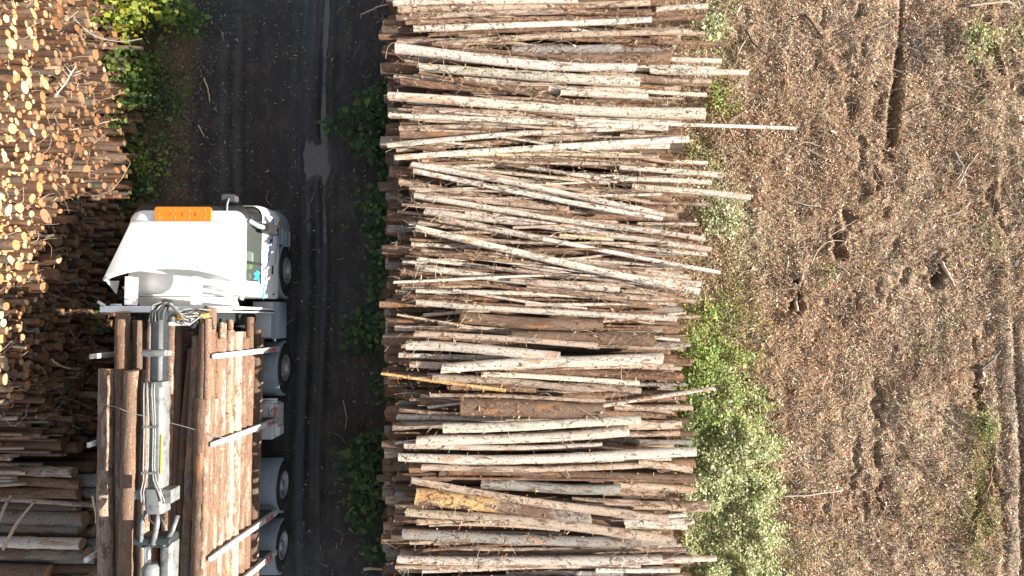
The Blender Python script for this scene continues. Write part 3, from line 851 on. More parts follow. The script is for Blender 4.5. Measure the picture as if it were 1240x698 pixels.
for zz in (.15, .45, .75, 1.05, 1.32):
    yy = -7.2
    while yy < -3.0:
        r = rs1.uniform(.12, .16); xf = -8.85 + rs1.uniform(-.2, .3)
        p = Vector((xf - 4.2, yy, zz)); q = Vector((xf, yy, zz))
        M = Matrix.Translation((p + q) / 2) @ (q - p).to_track_quat('X', 'Z').to_matrix().to_4x4()
        log_into(low, 4.2, r, r, 4, 10, TONE[rs1.choice(list('KDBG'))], ENDC[rs1.integers(6)], .02, .05, rs1, M)
        yy += 2 * r
o = low.build('stacked_roundwood_base', [BARK, CUT])
tag(o, 'dark roundwood under the low old stack', 'roundwood', kind='stuff')
# two thin poles leaning on the low stack
for k, (a, b, lab) in enumerate([(P(2, 665, 2.0), P(38, 608, 2.1), 'thin pale pole lying aslant on the low old stack'), (P(-6, 640, 2.0), P(12, 600, 2.1), 'shorter thin pole lying aslant beside the other one')]):
    o = make_log('leaning_pole', (*a, 2.0), (*b, 2.06), .035, .028, TONE['P'], ENDC[0], 8, 8, .03)
    tag(o, lab, 'pole', 'poles lying aslant on the low old stack')
o = make_log('slim_log', (*P(-20, 604, 2.0), 2.0), (*P(117, 611, 1.9), 1.93), .05, .045, TONE['P'], ENDC[0], 12, 10, .02)
tag(o, 'slim tan log lying across the top of the low old stack', 'log')
# ------------------------------------------------------------------ the log truck
TX0, TX1 = -7.50, -4.97          # its two sides
TXC = (TX0 + TX1) / 2
truck = empty('log_truck', (TXC, 0, 0), 'white cab timber truck with grey crane, loaded with logs, standing on the wet road', 'log truck')

def rrect(x0, x1, y0, y1, z, rf, rr, n=6):
    """ring of a plan outline with round front (+y) and rear corners"""
    pts = []
    for cx, cy, r, a0 in ((x1 - rf, y1 - rf, rf, 0), (x0 + rf, y1 - rf, rf, 90), (x0 + rr, y0 + rr, rr, 180), (x1 - rr, y0 + rr, rr, 270)):
        for k in range(n):
            a = R(a0 + 90 * k / (n - 1))
            pts.append((cx + r * math.cos(a), cy + r * math.sin(a), z))
    return pts
# body: side walls up to the belt line, then the roof carried by pillars, so that the windows are openings with glass
secs = [(1.12, TX0, TX1, .42, 2.36, .16, .05), (1.30, TX0, TX1, .42, 2.40, .17, .05), (1.7, TX0, TX1, .42, 2.40, .18, .05), (2.02, TX0 + .005, TX1 - .005, .42, 2.38, .2, .05), (2.14, TX0 + .02, TX1 - .02, .43, 2.34, .22, .05)]
lower = MB().loft([rrect(x0, x1, y0, y1, z, rf, rr) for z, x0, x1, y0, y1, rf, rr in secs], cap0=True, cap1=False)
cab = lower.build('cab', WHITE, truck, sharp=35)
RZ0 = 2.76
roof = MB()
rs_ = [(RZ0, -7.37, -5.09, .47, 2.13, .26, .06), (2.80, -7.39, -5.07, .46, 2.15, .27, .06), (2.86, -7.36, -5.10, .48, 2.12, .27, .07), (2.92, -7.26, -5.20, .56, 2.02, .26, .1), (2.945, -7.1, -5.36, .68, 1.88, .22, .12), (2.95, -6.8, -5.7, .9, 1.6, .1, .1)]
roof.loft([rrect(x0, x1, y0, y1, z, rf, rr) for z, x0, x1, y0, y1, rf, rr in rs_], cap0=True)
roof_o = roof.build('roof', WHITE, truck, sharp=60)
# pillars and rear wall
pl = MB()
for s in (0, 1):
    X = (lambda v: v) if s else (lambda v: 2 * TXC + .005 - v)
    def quad(pts, th=.04):
        """wall panel: outer corners (y, z); x follows the lean of the cab side"""
        o = [(X(-4.99 - (z - 2.14) / .62 * .10), y, z) for y, z in pts]; i = [(a - (th if s else -th), y, z) for a, y, z in o]
        n = len(pts)
        pl.add(o + i, [tuple(range(n)), tuple(reversed(range(n, 2 * n)))] + [(k, (k + 1) % n, n + (k + 1) % n, n + k) for k in range(n)], smooth=False)
    quad([(.44, 2.13), (.66, 2.13), (.74, 2.25), (.74, 2.77), (.47, 2.77)])
pl.box(TX0 + .05, TX1 - .05, .435, .475, 2.12, 2.78)
pl.build('rear_wall', WHITE, truck)
for s in (0, 1):
    X = (lambda v: v) if s else (lambda v: 2 * TXC + .005 - v)
    bp = MB(); bp.loft([[(X(-5.02), 2.18, 2.13), (X(-5.02), 2.02, 2.13), (X(-5.10), 1.98, 2.13), (X(-5.18), 2.28, 2.13)], [(X(-5.10), 2.06, 2.77), (X(-5.10), 1.92, 2.77), (X(-5.17), 1.9, 2.77), (X(-5.24), 2.1, 2.77)]])
    bp.build('window_pillar', BLACK, truck)
    MB().bar((X(-5.0), 1.12, 2.14), (X(-5.10), 1.12, 2.77), .05, .05).build('window_post', BLACK, truck)
def side_glass(s):
    X = (lambda v: v) if s else (lambda v: 2 * TXC + .005 - v)
    a = [(.74, 2.25), (.68, 2.14), (2.02, 2.14), (1.93, 2.77), (.75, 2.77)]
    m = MB()
    o = [(X(-5.005 - (z - 2.14) / .62 * .10), y, z) for y, z in a]; i = [(q - (.012 if s else -.012), y, z) for q, y, z in o]
    n = len(a)
    m.add(o + i, [tuple(range(n)), tuple(reversed(range(n, 2 * n)))] + [(k, (k + 1) % n, n + (k + 1) % n, n + k) for k in range(n)], smooth=False)
    return m
side_glass(1).build('side_window', GLASS, truck); side_glass(0).build('side_window', GLASS, truck)
ws = MB()
ring0 = [q for q in rrect(TX0 + .05, TX1 - .05, .5, 2.33, 2.13, .24, .05) if q[1] > 2.04]
ring1 = [q for q in rrect(-7.36, -5.10, .5, 2.12, 2.77, .26, .05) if q[1] > 1.85]
n_ = min(len(ring0), len(ring1))
ws.loft([ring0[:n_], ring1[:n_]], closed=False, cap0=False, cap1=False)
o = ws.build('windscreen', GLASS, truck); sm = o.modifiers.new('t', 'SOLIDIFY'); sm.thickness = .01
vz = MB()
ra = rrect(-7.40, -5.06, .5, 2.22, 2.74, .28, .05); rb = rrect(-7.39, -5.07, .5, 2.30, 2.60, .28, .05); rc = rrect(-7.36, -5.10, .5, 2.14, 2.79, .26, .05)
sel = [k for k, q in enumerate(ra) if q[1] > 1.92]
vz.loft([[rc[k] for k in sel], [ra[k] for k in sel], [rb[k] for k in sel]], closed=False, cap0=False, cap1=False)
o = vz.build('sun_visor', BLACK, truck); sm = o.modifiers.new('t', 'SOLIDIFY'); sm.thickness = .012
# inside: floor, dashboard, seats, green vest on the seat back
it = MB(); it.box(TX0 + .08, TX1 - .08, .5, 2.2, 1.2, 1.32); it.box(TX0 + .08, TX1 - .08, 1.85, 2.25, 1.3, 1.95)
it.build('dashboard', CHASSIS, truck)
for xc in (-5.46, -6.95):
    st = MB()
    st.loft([rrect(xc - .24, xc + .24, .92, 1.45, z, .1, .1) for z in (1.45, 1.62, 1.66)])
    st.loft([rrect(xc - .22, xc + .22, .86 - (z - 1.6) * .12, 1.0 - (z - 1.6) * .12, z, .05, .05) for z in (1.6, 2.2, 2.3)])
    seat = st.build('seat', BLUEG, truck, sharp=40)
    MB().loft([rrect(xc + .10, xc + .30, 1.14, 1.38, z, .06, .06) for z in (2.15, 2.23, 2.245)]).build('seat_cushion', SEATG, seat, sharp=40)
    MB().loft([rrect(xc + .0, xc + .25, 1.02, 1.16, z, .04, .04) for z in (1.95, 2.2)]).build('hi_vis_vest', LIME, seat, sharp=40)
# doors: seam lines, handle, blue stripes on both sides
for s in (1, 0):
    X = (lambda v: v) if s else (lambda v: 2 * TXC - v)
    dr = MB()
    dr.box(*sorted((X(TX1 + .003), X(TX1 - .02))), .88, 2.02, 1.28, 2.02)
    door = dr.build('door', WHITE, truck, bevel=.012)
    MB().box(*sorted((X(TX1 + .002), X(TX1 + .018))), .95, 1.14, 1.50, 1.58).build('door_handle', BLACK, door, bevel=.006)
    lk = MB(); lk.box(*sorted((X(TX1 + .002), X(TX1 - .02))), .46, .84, 1.25, 1.95); lk.build('side_locker', WHITE, truck, bevel=.012)
    MB().box(*sorted((X(TX1 + .006), X(TX1 - .01))), .50, .53, 1.35, 1.5).build('locker_handle', BLACK, truck)
    def stripe(name, pts, w0, w1, mt, lift=.007):
        """ribbon on the cab side through (y, z) points"""
        pts = np.array(pts, float); tt = np.linspace(0, 1, 24)
        kk = np.linspace(0, 1, len(pts))
        y = np.interp(tt, kk, pts[:, 0]); z = np.interp(tt, kk, pts[:, 1])
        for _ in range(3):
            y[1:-1] = (y[:-2] + y[1:-1] * 2 + y[2:]) / 4; z[1:-1] = (z[:-2] + z[1:-1] * 2 + z[2:]) / 4
        dy, dz = np.gradient(y), np.gradient(z); L = np.hypot(dy, dz)
        wv = w0 + (w1 - w0) * tt
        x = np.full(24, X(TX1 + lift))
        x = x - (1 if s else -1) * np.where(z > 2.0, (z - 2.0) * .13, 0)
        a = np.stack([x, y - dz / L * wv / 2, z + dy / L * wv / 2], 1); b = np.stack([x, y + dz / L * wv / 2, z - dy / L * wv / 2], 1)
        m = MB(); m.add(np.concatenate([a, b]), [(k, k + 1, 25 + k, 24 + k) for k in range(23)], smooth=False)
        o = m.build(name, mt, truck); sm = o.modifiers.new('t', 'SOLIDIFY'); sm.thickness = .002; sm.offset = 0
    stripe('stripe', [(1.70, 1.66), (1.55, 1.72), (1.25, 1.82), (.9, 1.93), (.6, 2.04), (.50, 2.10)], .05, .035, BLUE, .009)
    stripe('stripe', [(2.20, 1.52), (1.9, 1.57), (1.62, 1.60)], .03, .05, BLUE, .009)
    stripe('stripe', [(1.72, 1.56), (1.66, 1.67), (1.60, 1.78)], .05, .01, BLUE, .011)
    stripe('stripe', [(1.95, 1.17), (1.7, 1.22), (1.4, 1.32), (1.2, 1.36)], .04, .02, BLUE, .009)
    stripe('stripe', [(2.1, 1.25), (1.9, 1.3), (1.75, 1.34)], .04, .02, CYAN, .009)
    stripe('stripe', [(2.15, 1.62), (1.8, 1.70), (1.5, 1.74)], .018, .03, CYAN, .0095)
    stripe('stripe', [(.66, 2.02), (.56, 2.08), (.44, 2.06)], .07, .02, CYAN, .010)
    stripe('stripe', [(.55, 1.98), (.47, 2.05), (.41, 2.10)], .03, .08, CYAN, .011)
    bg = MB()
    pz = [(.98, 2.30), (.90, 2.44), (.86, 2.36), (.78, 2.44), (.80, 2.28), (.72, 2.20), (.88, 2.24), (.94, 2.18)]
    v0 = [(X(-4.998 - (z - 2.14) / .62 * .10), y, z) for y, z in pz]; n = len(v0)
    v1 = [(q + (.002 if s else -.002), y, z) for q, y, z in v0]
    bg.add(v0 + v1, [tuple(range(n)), tuple(range(n, 2 * n))], smooth=False); bg.build('window_sticker', CYAN, truck)
# bumper, corner, headlamp, indicator
bmp = MB().loft([rrect(TX0, TX1 + .01, 1.78, y1, z, .2, .03) for z, y1 in ((.38, 2.36), (.5, 2.42), (.95, 2.44), (1.10, 2.40))])
bumper = bmp.build('bumper', BLUEG, truck, sharp=35)
for x in (TX0 + .02, TX1 - .22):
    MB().box(x, x + .2, 2.38, 2.455, .72, .95).build('headlamp', GLASS, bumper, bevel=.02)
MB().box(TX1 - .04, TX1 + .018, 2.06, 2.16, 1.12, 1.19).build('indicator', ORANGE, bumper, bevel=.01)
MB().box(TX0 - .018, TX0 + .04, 2.06, 2.16, 1.12, 1.19).build('indicator', ORANGE, bumper, bevel=.01)
stp = MB()
for x0, x1 in ((TX1 - .1, TX1 + .05), (TX0 - .05, TX0 + .1)):
    for z in (.42, .68, .92): stp.box(x0, x1, 1.66, 2.02, z, z + .05)
stp.build('step', BLUEG, truck, bevel=.01)
# roof deflector: flares and rises to the rear
df = MB(); rings = []
for t in np.linspace(0, 1, 12):
    yb = 1.84 - 1.14 * t
    xl = -7.22 - .27 * t ** 1.1; xr = -5.24 + .17 * t ** 1.1
    zs = 3.04 + .42 * t ** .9; cr = .015
    ring = []
    for u in np.linspace(-1, 1, 17):
        c = 1 - abs(u) ** 12
        ring.append((((xl + xr) / 2 + u * (xr - xl) / 2), yb + (.22 * (1 - abs(u) ** 2.4) * t), zs + cr * c))
    ring = [(xl, yb - .02, zs - .06 - .1 * t)] + ring + [(xr, yb - .02, zs - .06 - .42 * t)]  # right skirt hangs lower, shaped to keep the sun off the roof beneath
    rings.append(ring)
fr_ = [(x_, y_ + .05, 2.93) for x_, y_, z_ in rings[0]]; fr2 = [(x_, y_ + .03, z_ - .03) for x_, y_, z_ in rings[0]]
df.loft([fr_, fr2] + rings, closed=False, cap0=False, cap1=False)
deflector = df.build('roof_deflector', WHITE, truck, sharp=40); sm = deflector.modifiers.new('t', 'SOLIDIFY'); sm.thickness = .03; sm.offset = -1
for x0, zt_ in ((-7.085, 3.50), (-5.83, 3.54)):
    MB().box(x0, x0 + .07, .24, .78, zt_ - .36, zt_).build('deflector_brace', WHITE, deflector, bevel=.01)
bpn = MB(); bpn.loft([[(-7.30, .42, 2.68), (-5.30, .42, 2.68), (-5.30, .42, 2.71), (-7.30, .42, 2.71)], [(-7.30, .24, 2.50), (-5.30, .24, 2.50), (-5.30, .24, 2.53), (-7.30, .24, 2.53)]]); bpn.build('back_panel', WHITE, deflector, bevel=.006)
fl = MB()
fl.add([(-7.48, .70, 3.43), (-7.46, .72, 3.05), (-7.38, .46, 3.25), (-7.45, .70, 3.43), (-7.43, .72, 3.05), (-7.36, .47, 3.25)], [(0, 1, 2), (5, 4, 3), (0, 2, 5, 3), (1, 4, 5, 2), (0, 3, 4, 1)], smooth=False)
fl.add([(-7.30, .60, 3.20), (-7.18, .62, 2.9), (-7.22, .36, 3.0), (-7.27, .60, 3.20), (-7.15, .62, 2.9), (-7.19, .37, 3.0)], [(0, 1, 2), (5, 4, 3), (0, 2, 5, 3), (1, 4, 5, 2), (0, 3, 4, 1)], smooth=False)
fl.build('deflector_flap', OFFW, deflector)
tb = MB()
tb.tube([(-5.55, .46, 3.0), (-5.35, .43, 2.95), (-5.2, .40, 2.88), (-5.13, .40, 2.86)], .022, 8); tb.lathe([(-.03, .0), (-.03, .05), (.03, .05), (.03, 0)], (-5.12, .40, 2.86), 'x', 14)
tb.tube([(-5.72, .60, 3.05), (-5.45, .58, 2.98), (-5.32, .52, 2.96)], .035, 8)
tb.build('air_horn', OFFW, truck)
# orange light board on the roof
lb = empty('light_board', (0, 0, 0), None, None)
lb.name = 'light_board'; del_loc = lb
bx0, bx1, by0, by1 = -6.81, -5.70, 1.90, 2.19
bd = MB(); bd.loft([rrect(bx0, bx1, by0, by1, z, .05, .05) for z in (2.95, 2.985, 2.993)])
board = bd.build('light_board', ORANGE, truck, sharp=40, bevel=.004)
bpy.data.objects.remove(lb)
for fx in (.09, .36, .61, .89):
    for fy in (.26, .76):
        MB().lathe([(0, .014), (.004, .014), (.007, .008), (.007, 0)], (bx0 + fx * (bx1 - bx0), by0 + fy * (by1 - by0), 2.993), 'z', 10).build('screw', CHROME, board)
def ribbon_glyph(pts, wd, z, name, mt, par):
    m = MB()
    for a, b in zip(pts, pts[1:]): m.bar((*a, z), (*b, z), wd, .004)
    return m.build(name, mt, par)
for k, fx in enumerate((.26, .49, .72)):
    cx = bx0 + fx * (bx1 - bx0); cy = (by0 + by1) / 2 - .005
    if k == 0: pts = [(cx - .025, cy + .03), (cx + .022, cy + .028), (cx + .026, cy), (cx + .0, cy - .035)]
    else: pts = [(cx + .012, cy + .042), (cx - .012, cy + .025), (cx + .012, cy), (cx - .012, cy - .02), (cx + .008, cy - .04), (cx + .016, cy + .04)]
    ribbon_glyph(pts, .014, 2.9955, 'red_mark', RED, board)
for fx in (.07, .91):
    MB().box(bx0 + fx * (bx1 - bx0) - .008, bx0 + fx * (bx1 - bx0) + .008, 2.03, 2.065, 2.992, 2.996).build('amber_lens', YSTRIP, board)
foot = MB()
for x in (-6.72, -5.88): foot.tube([(x, 1.93, 2.96), (x, 1.86, 2.93)], .02, 8)
foot.box(-6.75, -5.9, 1.80, 1.83, 2.925, 2.95); foot.build('board_mount', WHITE, board)
rv = MB()
for x, y in ((-7.02, 2.03), (-7.03, 1.99), (-5.60, 2.06), (-5.60, 2.02)): rv.lathe([(0, .012), (.008, .010), (.01, 0)], (x, y, 2.905), 'z', 10)
rv.build('roof_bolt', BLACK, truck)
# black lettering along the front edge of the roof
fc = bpy.data.curves.new('lettering', 'FONT'); fc.body = 'SCANIA'; fc.size = .17; fc.extrude = .004; fc.align_x = 'CENTER'; fc.space_character = 1.15
fo = bpy.data.objects.new('lettering', fc); COL.objects.link(fo)
dgv = bpy.context.evaluated_depsgraph_get()
lm = bpy.data.meshes.new_from_object(fo.evaluated_get(dgv)); bpy.data.objects.remove(fo)
lo = bpy.data.objects.new('lettering', lm); COL.objects.link(lo); lm.materials.clear(); lm.materials.append(BLACK)
lo.parent = truck; lo.rotation_euler = (R(66), 0, R(180)); lo.location = (-6.16 - TXC, 2.205, 2.80)
# mirrors
mr_ = MB()
mr_.loft([rrect(x - .0, x + w_, y - h_, y + h_, z, .03, .03) for x, w_, y, h_, z in ((-4.93, .17, 1.86, .07, 1.75), (-4.95, .2, 1.86, .10, 1.80), (-4.95, .2, 1.86, .10, 2.35), (-4.93, .17, 1.86, .08, 2.42))])
mirror = mr_.build('side_mirror', BLACK, truck, sharp=40)
ar = MB(); ar.tube([(-5.13, 2.02, 2.66), (-5.06, 1.95, 2.60), (-4.95, 1.88, 2.48), (-4.86, 1.86, 2.40)], [.035, .05, .055, .05], 8); ar.build('mirror_arm', BLUEG, mirror)
mr2 = MB(); mr2.loft([rrect(x - w_, x, y - h_, y + h_, z, .03, .03) for x, w_, y, h_, z in ((-7.54, .17, 1.86, .07, 1.75), (-7.52, .2, 1.86, .10, 1.80), (-7.52, .2, 1.86, .10, 2.35), (-7.54, .17, 1.86, .08, 2.42))])
m2 = mr2.build('side_mirror', BLACK, truck, sharp=40)
MB().tube([(-7.34, 2.02, 2.66), (-7.41, 1.95, 2.60), (-7.52, 1.88, 2.48), (-7.6, 1.86, 2.40)], [.035, .05, .055, .05], 8).build('mirror_arm', BLUEG, m2)
fm = MB(); fm.loft([rrect(-5.62, -5.36, 2.36, 2.50, z, .05, .04) for z in (2.48, 2.52, 2.66, 2.70)])
fmo = fm.build('front_mirror', CHASSIS, truck, sharp=40)
MB().tube([(-5.47, 2.12, 2.80), (-5.47, 2.28, 2.79), (-5.48, 2.42, 2.68)], .018, 8).build('mirror_arm', BLUEG, fmo)

# wheels
def wheel(x_out, y, s, dual):
    """x_out: outer side; s=+1 faces +x"""
    wd = .58 if dual else .32
    c = (x_out - s * wd / 2, y, .5)
    ty = MB(); h = wd / 2
    prof = [(-h + .02, .30), (-h, .36), (-h + .015, .455), (-h + .05, .492)]
    for q in np.linspace(-h + .07, h - .07, 9 if not dual else 15):
        prof += [(q - .012, .5), (q - .008, .487), (q + .006, .487), (q + .010, .5)]
    prof += [(h - .05, .492), (h - .015, .455), (h, .36), (h - .02, .30)]
    ty.lathe([(s * a, r) for a, r in prof], c, 'x', 40)
    tyre = ty.build('tyre', RUBBER, None, sharp=25)
    rm = MB()
    dish = -.10 if dual else -.01
    rp = [(h - .015, .315), (h - .005, .29), (h - .03, .275), (h - .05, .25), (h + dish - .04, .22), (h + dish, .17), (h + dish + .01, .13), (h + dish + .05, .115), (h + dish + .08, .09), (h + dish + .085, 0)]
    rm.lathe([(s * a, r) for a, r in rp], c, 'x', 32)
    for k in range(10):
        a = 2 * math.pi * k / 10
        rm.lathe([(s * (h + dish), .014), (s * (h + dish + .035), .012), (s * (h + dish + .036), 0)], (c[0], y + .145 * math.cos(a), .5 + .145 * math.sin(a)), 'x', 8)
    return tyre, rm.build('rim', RIM, None, sharp=30), c
for y, dual in ((1.10, False), (-1.16, False), (-3.84, True), (-5.22, True)):
    for s, xo in ((1, TX1 + .02), (-1, TX0 - .02)):
        ty, rm, c = wheel(xo, y, s, dual)
        wr = bpy.data.objects.new('wheel', None); COL.objects.link(wr); wr.parent = truck; wr.location = (c[0] - TXC, c[1], c[2])
        for o in (ty, rm):
            o.parent = wr; o.location = (-c[0], -c[1], -c[2])
# fenders: arched strips over each wheel
def fender(y, s, wd, r, a0, a1, front=False):
    X1 = TX1 + .0 if s > 0 else TX0
    X0 = X1 - s * wd
    m = MB(); n = 18
    ring = []
    rings = []
    for k in range(n):
        a = R(a0 + (a1 - a0) * k / (n - 1))
        rings.append([(X0, y + r * math.cos(a), .5 + r * math.sin(a)), (X1, y + r * math.cos(a), .5 + r * math.sin(a)), (X1 + s * .012, y + (r - .05) * math.cos(a), .5 + (r - .05) * math.sin(a)), (X0, y + (r - .04) * math.cos(a), .5 + (r - .04) * math.sin(a))])
    m.loft(rings)
    return m.build('fender', BLUEG, truck, sharp=40)
for s in (1, -1):
    fender(1.10, s, .34, .66, -8, 188)
    fender(-1.16, s, .46, .64, 0, 180)
    fender(-3.84, s, .62, .63, 5, 180)
    fender(-5.22, s, .62, .63, 0, 175)
# chassis, tanks, boxes
ch = MB()
for x in (-6.65, -5.9): ch.box(x, x + .09, -6.9, 1.9, .78, 1.02)
for y in (-6.6, -5.2, -3.84, -2.3, -.7, .2): ch.box(-6.6, -5.85, y - .06, y + .06, .80, .98)
for y in (1.1, -1.16, -3.84, -5.22): ch.tube([(TX0 + .2, y, .5), (TX1 - .2, y, .5)], .09, 10)
ch.build('chassis', CHASSIS, truck)
tk = MB(); tk.loft([[(TX1 - .58, y, .42), (TX1 - .04, y, .40), (TX1, y, .48), (TX1, y, 1.0), (TX1 - .05, y, 1.06), (TX1 - .58, y, 1.06)] for y in (.36, .35, -.46, -.47)])
tank = tk.build('fuel_tank', BLUEG, truck, bevel=.012)
tp_ = MB(); tp_.box(TX1 - .56, TX1 - .16, -.44, .10, 1.062, 1.085); tp_.box(TX1 - .56, TX1 - .12, .13, .36, 1.062, 1.10)
tp_.build('tank_cover', OFFW, tank, bevel=.006)
cp = MB(); cp.lathe([(0, .05), (.03, .05), (.04, .04), (.04, 0)], (TX1 - .1, -.50, 1.0), 'z', 14); cp.build('fuel_cap', CHROME, tank)
tk2 = MB(); tk2.box(TX0, TX0 + .58, -.46, .36, .42, 1.06); tk2.build('fuel_tank', BLUEG, truck, bevel=.03)
tb2 = MB(); tb2.box(TX1 - .42, TX1 - .10, -2.72, -1.92, .45, 1.02); tbx = tb2.build('tool_box', OFFW, truck, bevel=.015)
ds = MB(); ds.box(TX1 - .10, TX1 - .03, -2.45, -1.95, .5, .95); ds.box(TX1 - .10, TX1 - .0, -2.66, -2.46, .55, .86); ds.build('box_door', OFFW, tbx, bevel=.008)
bt = MB(); 
for y in (-1.84, -1.90): bt.tube([(TX1 - .5, y, .92), (TX1 - .04, y, .92)], .028, 8)
bt.tube([(TX1 - .2, -2.0, 1.03), (TX1 - .14, -2.15, 1.06), (TX1 - .22, -2.3, 1.04)], .012, 6); bt.build('air_pipe', OFFW, tbx)
rdx = MB(); rdx.bar((TX1 - .18, -2.12, 1.045), (TX1 - .04, -2.0, 1.0), .03, .02); rdx.bar((TX1 - .06, -2.2, 1.03), (TX1 - .03, -2.02, .98), .03, .02); rdx.build('red_handle', RED, tbx)
tb3 = MB(); tb3.box(TX0, TX0 + .42, -2.72, -1.92, .45, 1.02); tb3.build('tool_box', OFFW, truck, bevel=.02)
# headboard behind the cab
hb = MB()
HX = (TX0 + .02, TX1 - .10)
hb.box(HX[0], HX[1], .13, .165, 1.05, 3.50)
hbo = hb.build('headboard', OFFW, truck)
hf = MB()
hf.box(HX[0], HX[1], .10, .22, 3.50, 3.60)
for x in (HX[0], HX[1] - .08): hf.box(x, x + .08, .10, .22, 1.0, 3.50)
for x in (-6.9, -6.1, -5.5): hf.box(x, x + .05, .168, .22, 1.05, 3.5)
hf.build('headboard_frame', WHITE, hbo, bevel=.01)
hr = MB()
hr.tube([(HX[0] - .02, .30, 3.62), (HX[0] + .10, .22, 3.62)], .03, 8); hr.tube([(-7.3, .24, 3.55), (-7.1, .24, 3.56)], .02, 8); hr.build('rail', OFFW, hbo)
gr = MB()
for a, b in (((-5.93, -.02, 3.3), (-5.48, -.02, 3.3)), ((-5.93, -.02, 3.3), (-5.93, -.02, 1.2)), ((-5.48, -.02, 3.3), (-5.48, .13, 3.3))): gr.bar(a, b, .05, .05)
gr.build('guard_rail', OFFW, hbo)
# bunks with stakes
for y in (-.70, -2.29, -4.33, -5.20):
    bm_ = MB(); bm_.box(TX0 + .06, TX1 - .06, y - .07, y + .07, 1.03, 1.20)
    bk = bm_.build('bunk', CHASSIS, truck, bevel=.01)
    for s, xb, xt in ((1, TX1 - .02, TX1 - .23), (-1, TX0 + .065, TX0 + .10)):
        k = MB()
        k.loft([[(xb - .05, y - .06, 1.0), (xb + .05, y - .06, 1.0), (xb + .05, y + .06, 1.0), (xb - .05, y + .06, 1.0)], [(xt - .03, y - .045, 3.98), (xt + .03, y - .045, 3.98), (xt + .03, y + .045, 3.98), (xt - .03, y + .045, 3.98)]])
        k.build('stake', STEELP, bk, bevel=.012)
        if s > 0:
            q = MB()
            for j in range(2): q.bar((xb + .053 - .006 * j, y, 1.30 + .22 * j), (xb + .048 - .006 * j, y, 1.44 + .22 * j), .07, .006, up=(1, 0, 0))
            q.build('reflector_tape', RED, bk)
# crane: column, slewing gear, two-part boom laid back over the load
CB = -6.07
crane = MB().lathe([(0, .24), (.5, .24), (.55, .17), (2.45, .15), (2.5, .2), (2.62, .2), (2.65, 0)], (-5.70, -.02, 1.05), 'z', 20).build('loader_crane', BOOMG, truck, sharp=30)
m = MB(); m.loft([[(x, y0, z0), (x, y1, z0), (x, y1, z1), (x, y0, z1)] for x, y0, y1, z0, z1 in ((-5.55, -.12, .1, 3.25, 3.5), (-5.75, -.14, .12, 3.2, 3.7), (-5.95, -.15, .14, 3.35, 3.95), (-6.1, -.13, .12, 3.6, 4.1), (-6.16, -.12, .1, 3.8, 4.2))])
m.build('slewing_head', BOOML, crane, sharp=35, bevel=.01)
for bxs in ((-5.62, -5.50, -.13, .08, 3.45, 3.62), (-5.86, -5.76, -.04, .05, 3.9, 4.02), (-5.85, -5.5, -.18, -.14, 3.3, 3.36)): MB().box(*bxs).build('valve_block', YELLOW, crane, bevel=.01)
m = MB()
for x in (-5.66, -5.72, -5.70): m.lathe([(0, .035), (.12, .035), (.13, .02), (.13, 0)], (x, -.08 + (x + 5.66) * 1.4, 3.58), 'z', 10)
m.lathe([(-.05, 0), (-.05, .09), (.05, .09), (.05, 0)], (-5.93, -.03, 4.06), 'y', 16)
m.build('oil_motor', BLACK, crane, sharp=40)
def oct_beam(m, p0, p1, w_, h_, ch=.25):
    p0 = np.array(p0, float); p1 = np.array(p1, float)
    cs = []
    a, b = w_ / 2, h_ / 2; c = ch * w_
    pr = [(-a, -b), (a, -b), (a, b - c), (a - c, b), (-a + c, b), (-a, b - c)]
    for q in (p0, p1): cs.append([(q[0] + u, q[1], q[2] + v) for u, v in pr])
    m.loft(cs)
m = MB(); oct_beam(m, (CB, .0, 4.20), (CB, -1.25, 4.19), .22, .25); m.build('boom', BOOMG, crane, bevel=.012)
m = MB()
m.loft([[(CB - .125, -.04, 4.07), (CB + .125, -.04, 4.07), (CB + .125, -.04, 4.32), (CB - .125, -.04, 4.32)], [(CB - .11, .14, 4.08), (CB + .10, .16, 4.08), (CB + .14, .13, 4.30), (CB - .07, .12, 4.33)], [(CB + .02, .36, 4.06), (CB + .2, .30, 4.06), (CB + .2, .28, 4.22), (CB + .06, .32, 4.25)]])
m.build('elbow_bracket', BOOMG, crane, bevel=.015)
m = MB(); m.box(CB - .165, CB + .165, -.68, -.58, 4.04, 4.36); m.lathe([(-.2, 0), (-.2, .06), (.2, .06), (.2, 0)], (CB, -.62, 4.33), 'x', 14); m.build('boom_clamp', BOOML, crane, bevel=.01)
m = MB(); oct_beam(m, (CB + .02, -1.16, 4.21), (CB + .04, -3.05, 4.20), .255, .28, .2); m.box(CB - .14, CB + .17, -1.22, -1.12, 4.04, 4.38); sleeve = m.build('boom_sleeve', BOOML, crane, bevel=.012)
m = MB(); m.box(CB + .135, CB + .152, -2.72, -2.05, 4.23, 4.34); m.build('yellow_strip', YSTRIP, sleeve)
m = MB(); oct_beam(m, (CB + .02, -2.98, 4.23), (CB + .05, -3.42, 4.20), .30, .32, .15); m.box(CB - .29, CB - .12, -3.16, -3.02, 4.10, 4.36); m.box(CB + .17, CB + .34, -3.24, -3.00, 4.02, 4.34); m.build('boom_tip', BOOML, crane, bevel=.015)
m = MB(); m.loft([rrect(CB - .26, CB + .30, -4.02, -3.82, z, .06, .06) for z in (3.95, 4.0, 4.22, 4.27)]); m.lathe([(-.3, 0), (-.3, .07), (.3, .07), (.3, 0)], (CB + .02, -3.9, 4.27), 'x', 14); m.build('knuckle', BOOMG, crane, sharp=35, bevel=.01)
m = MB()
m.tube([(CB - .13, -3.38, 4.25), (CB - .17, -3.6, 4.30), (CB - .16, -3.9, 4.32)], .035, 8); m.tube([(CB + .08, -3.38, 4.25), (CB + .10, -3.6, 4.32), (CB + .04, -3.95, 4.32)], .045, 8)
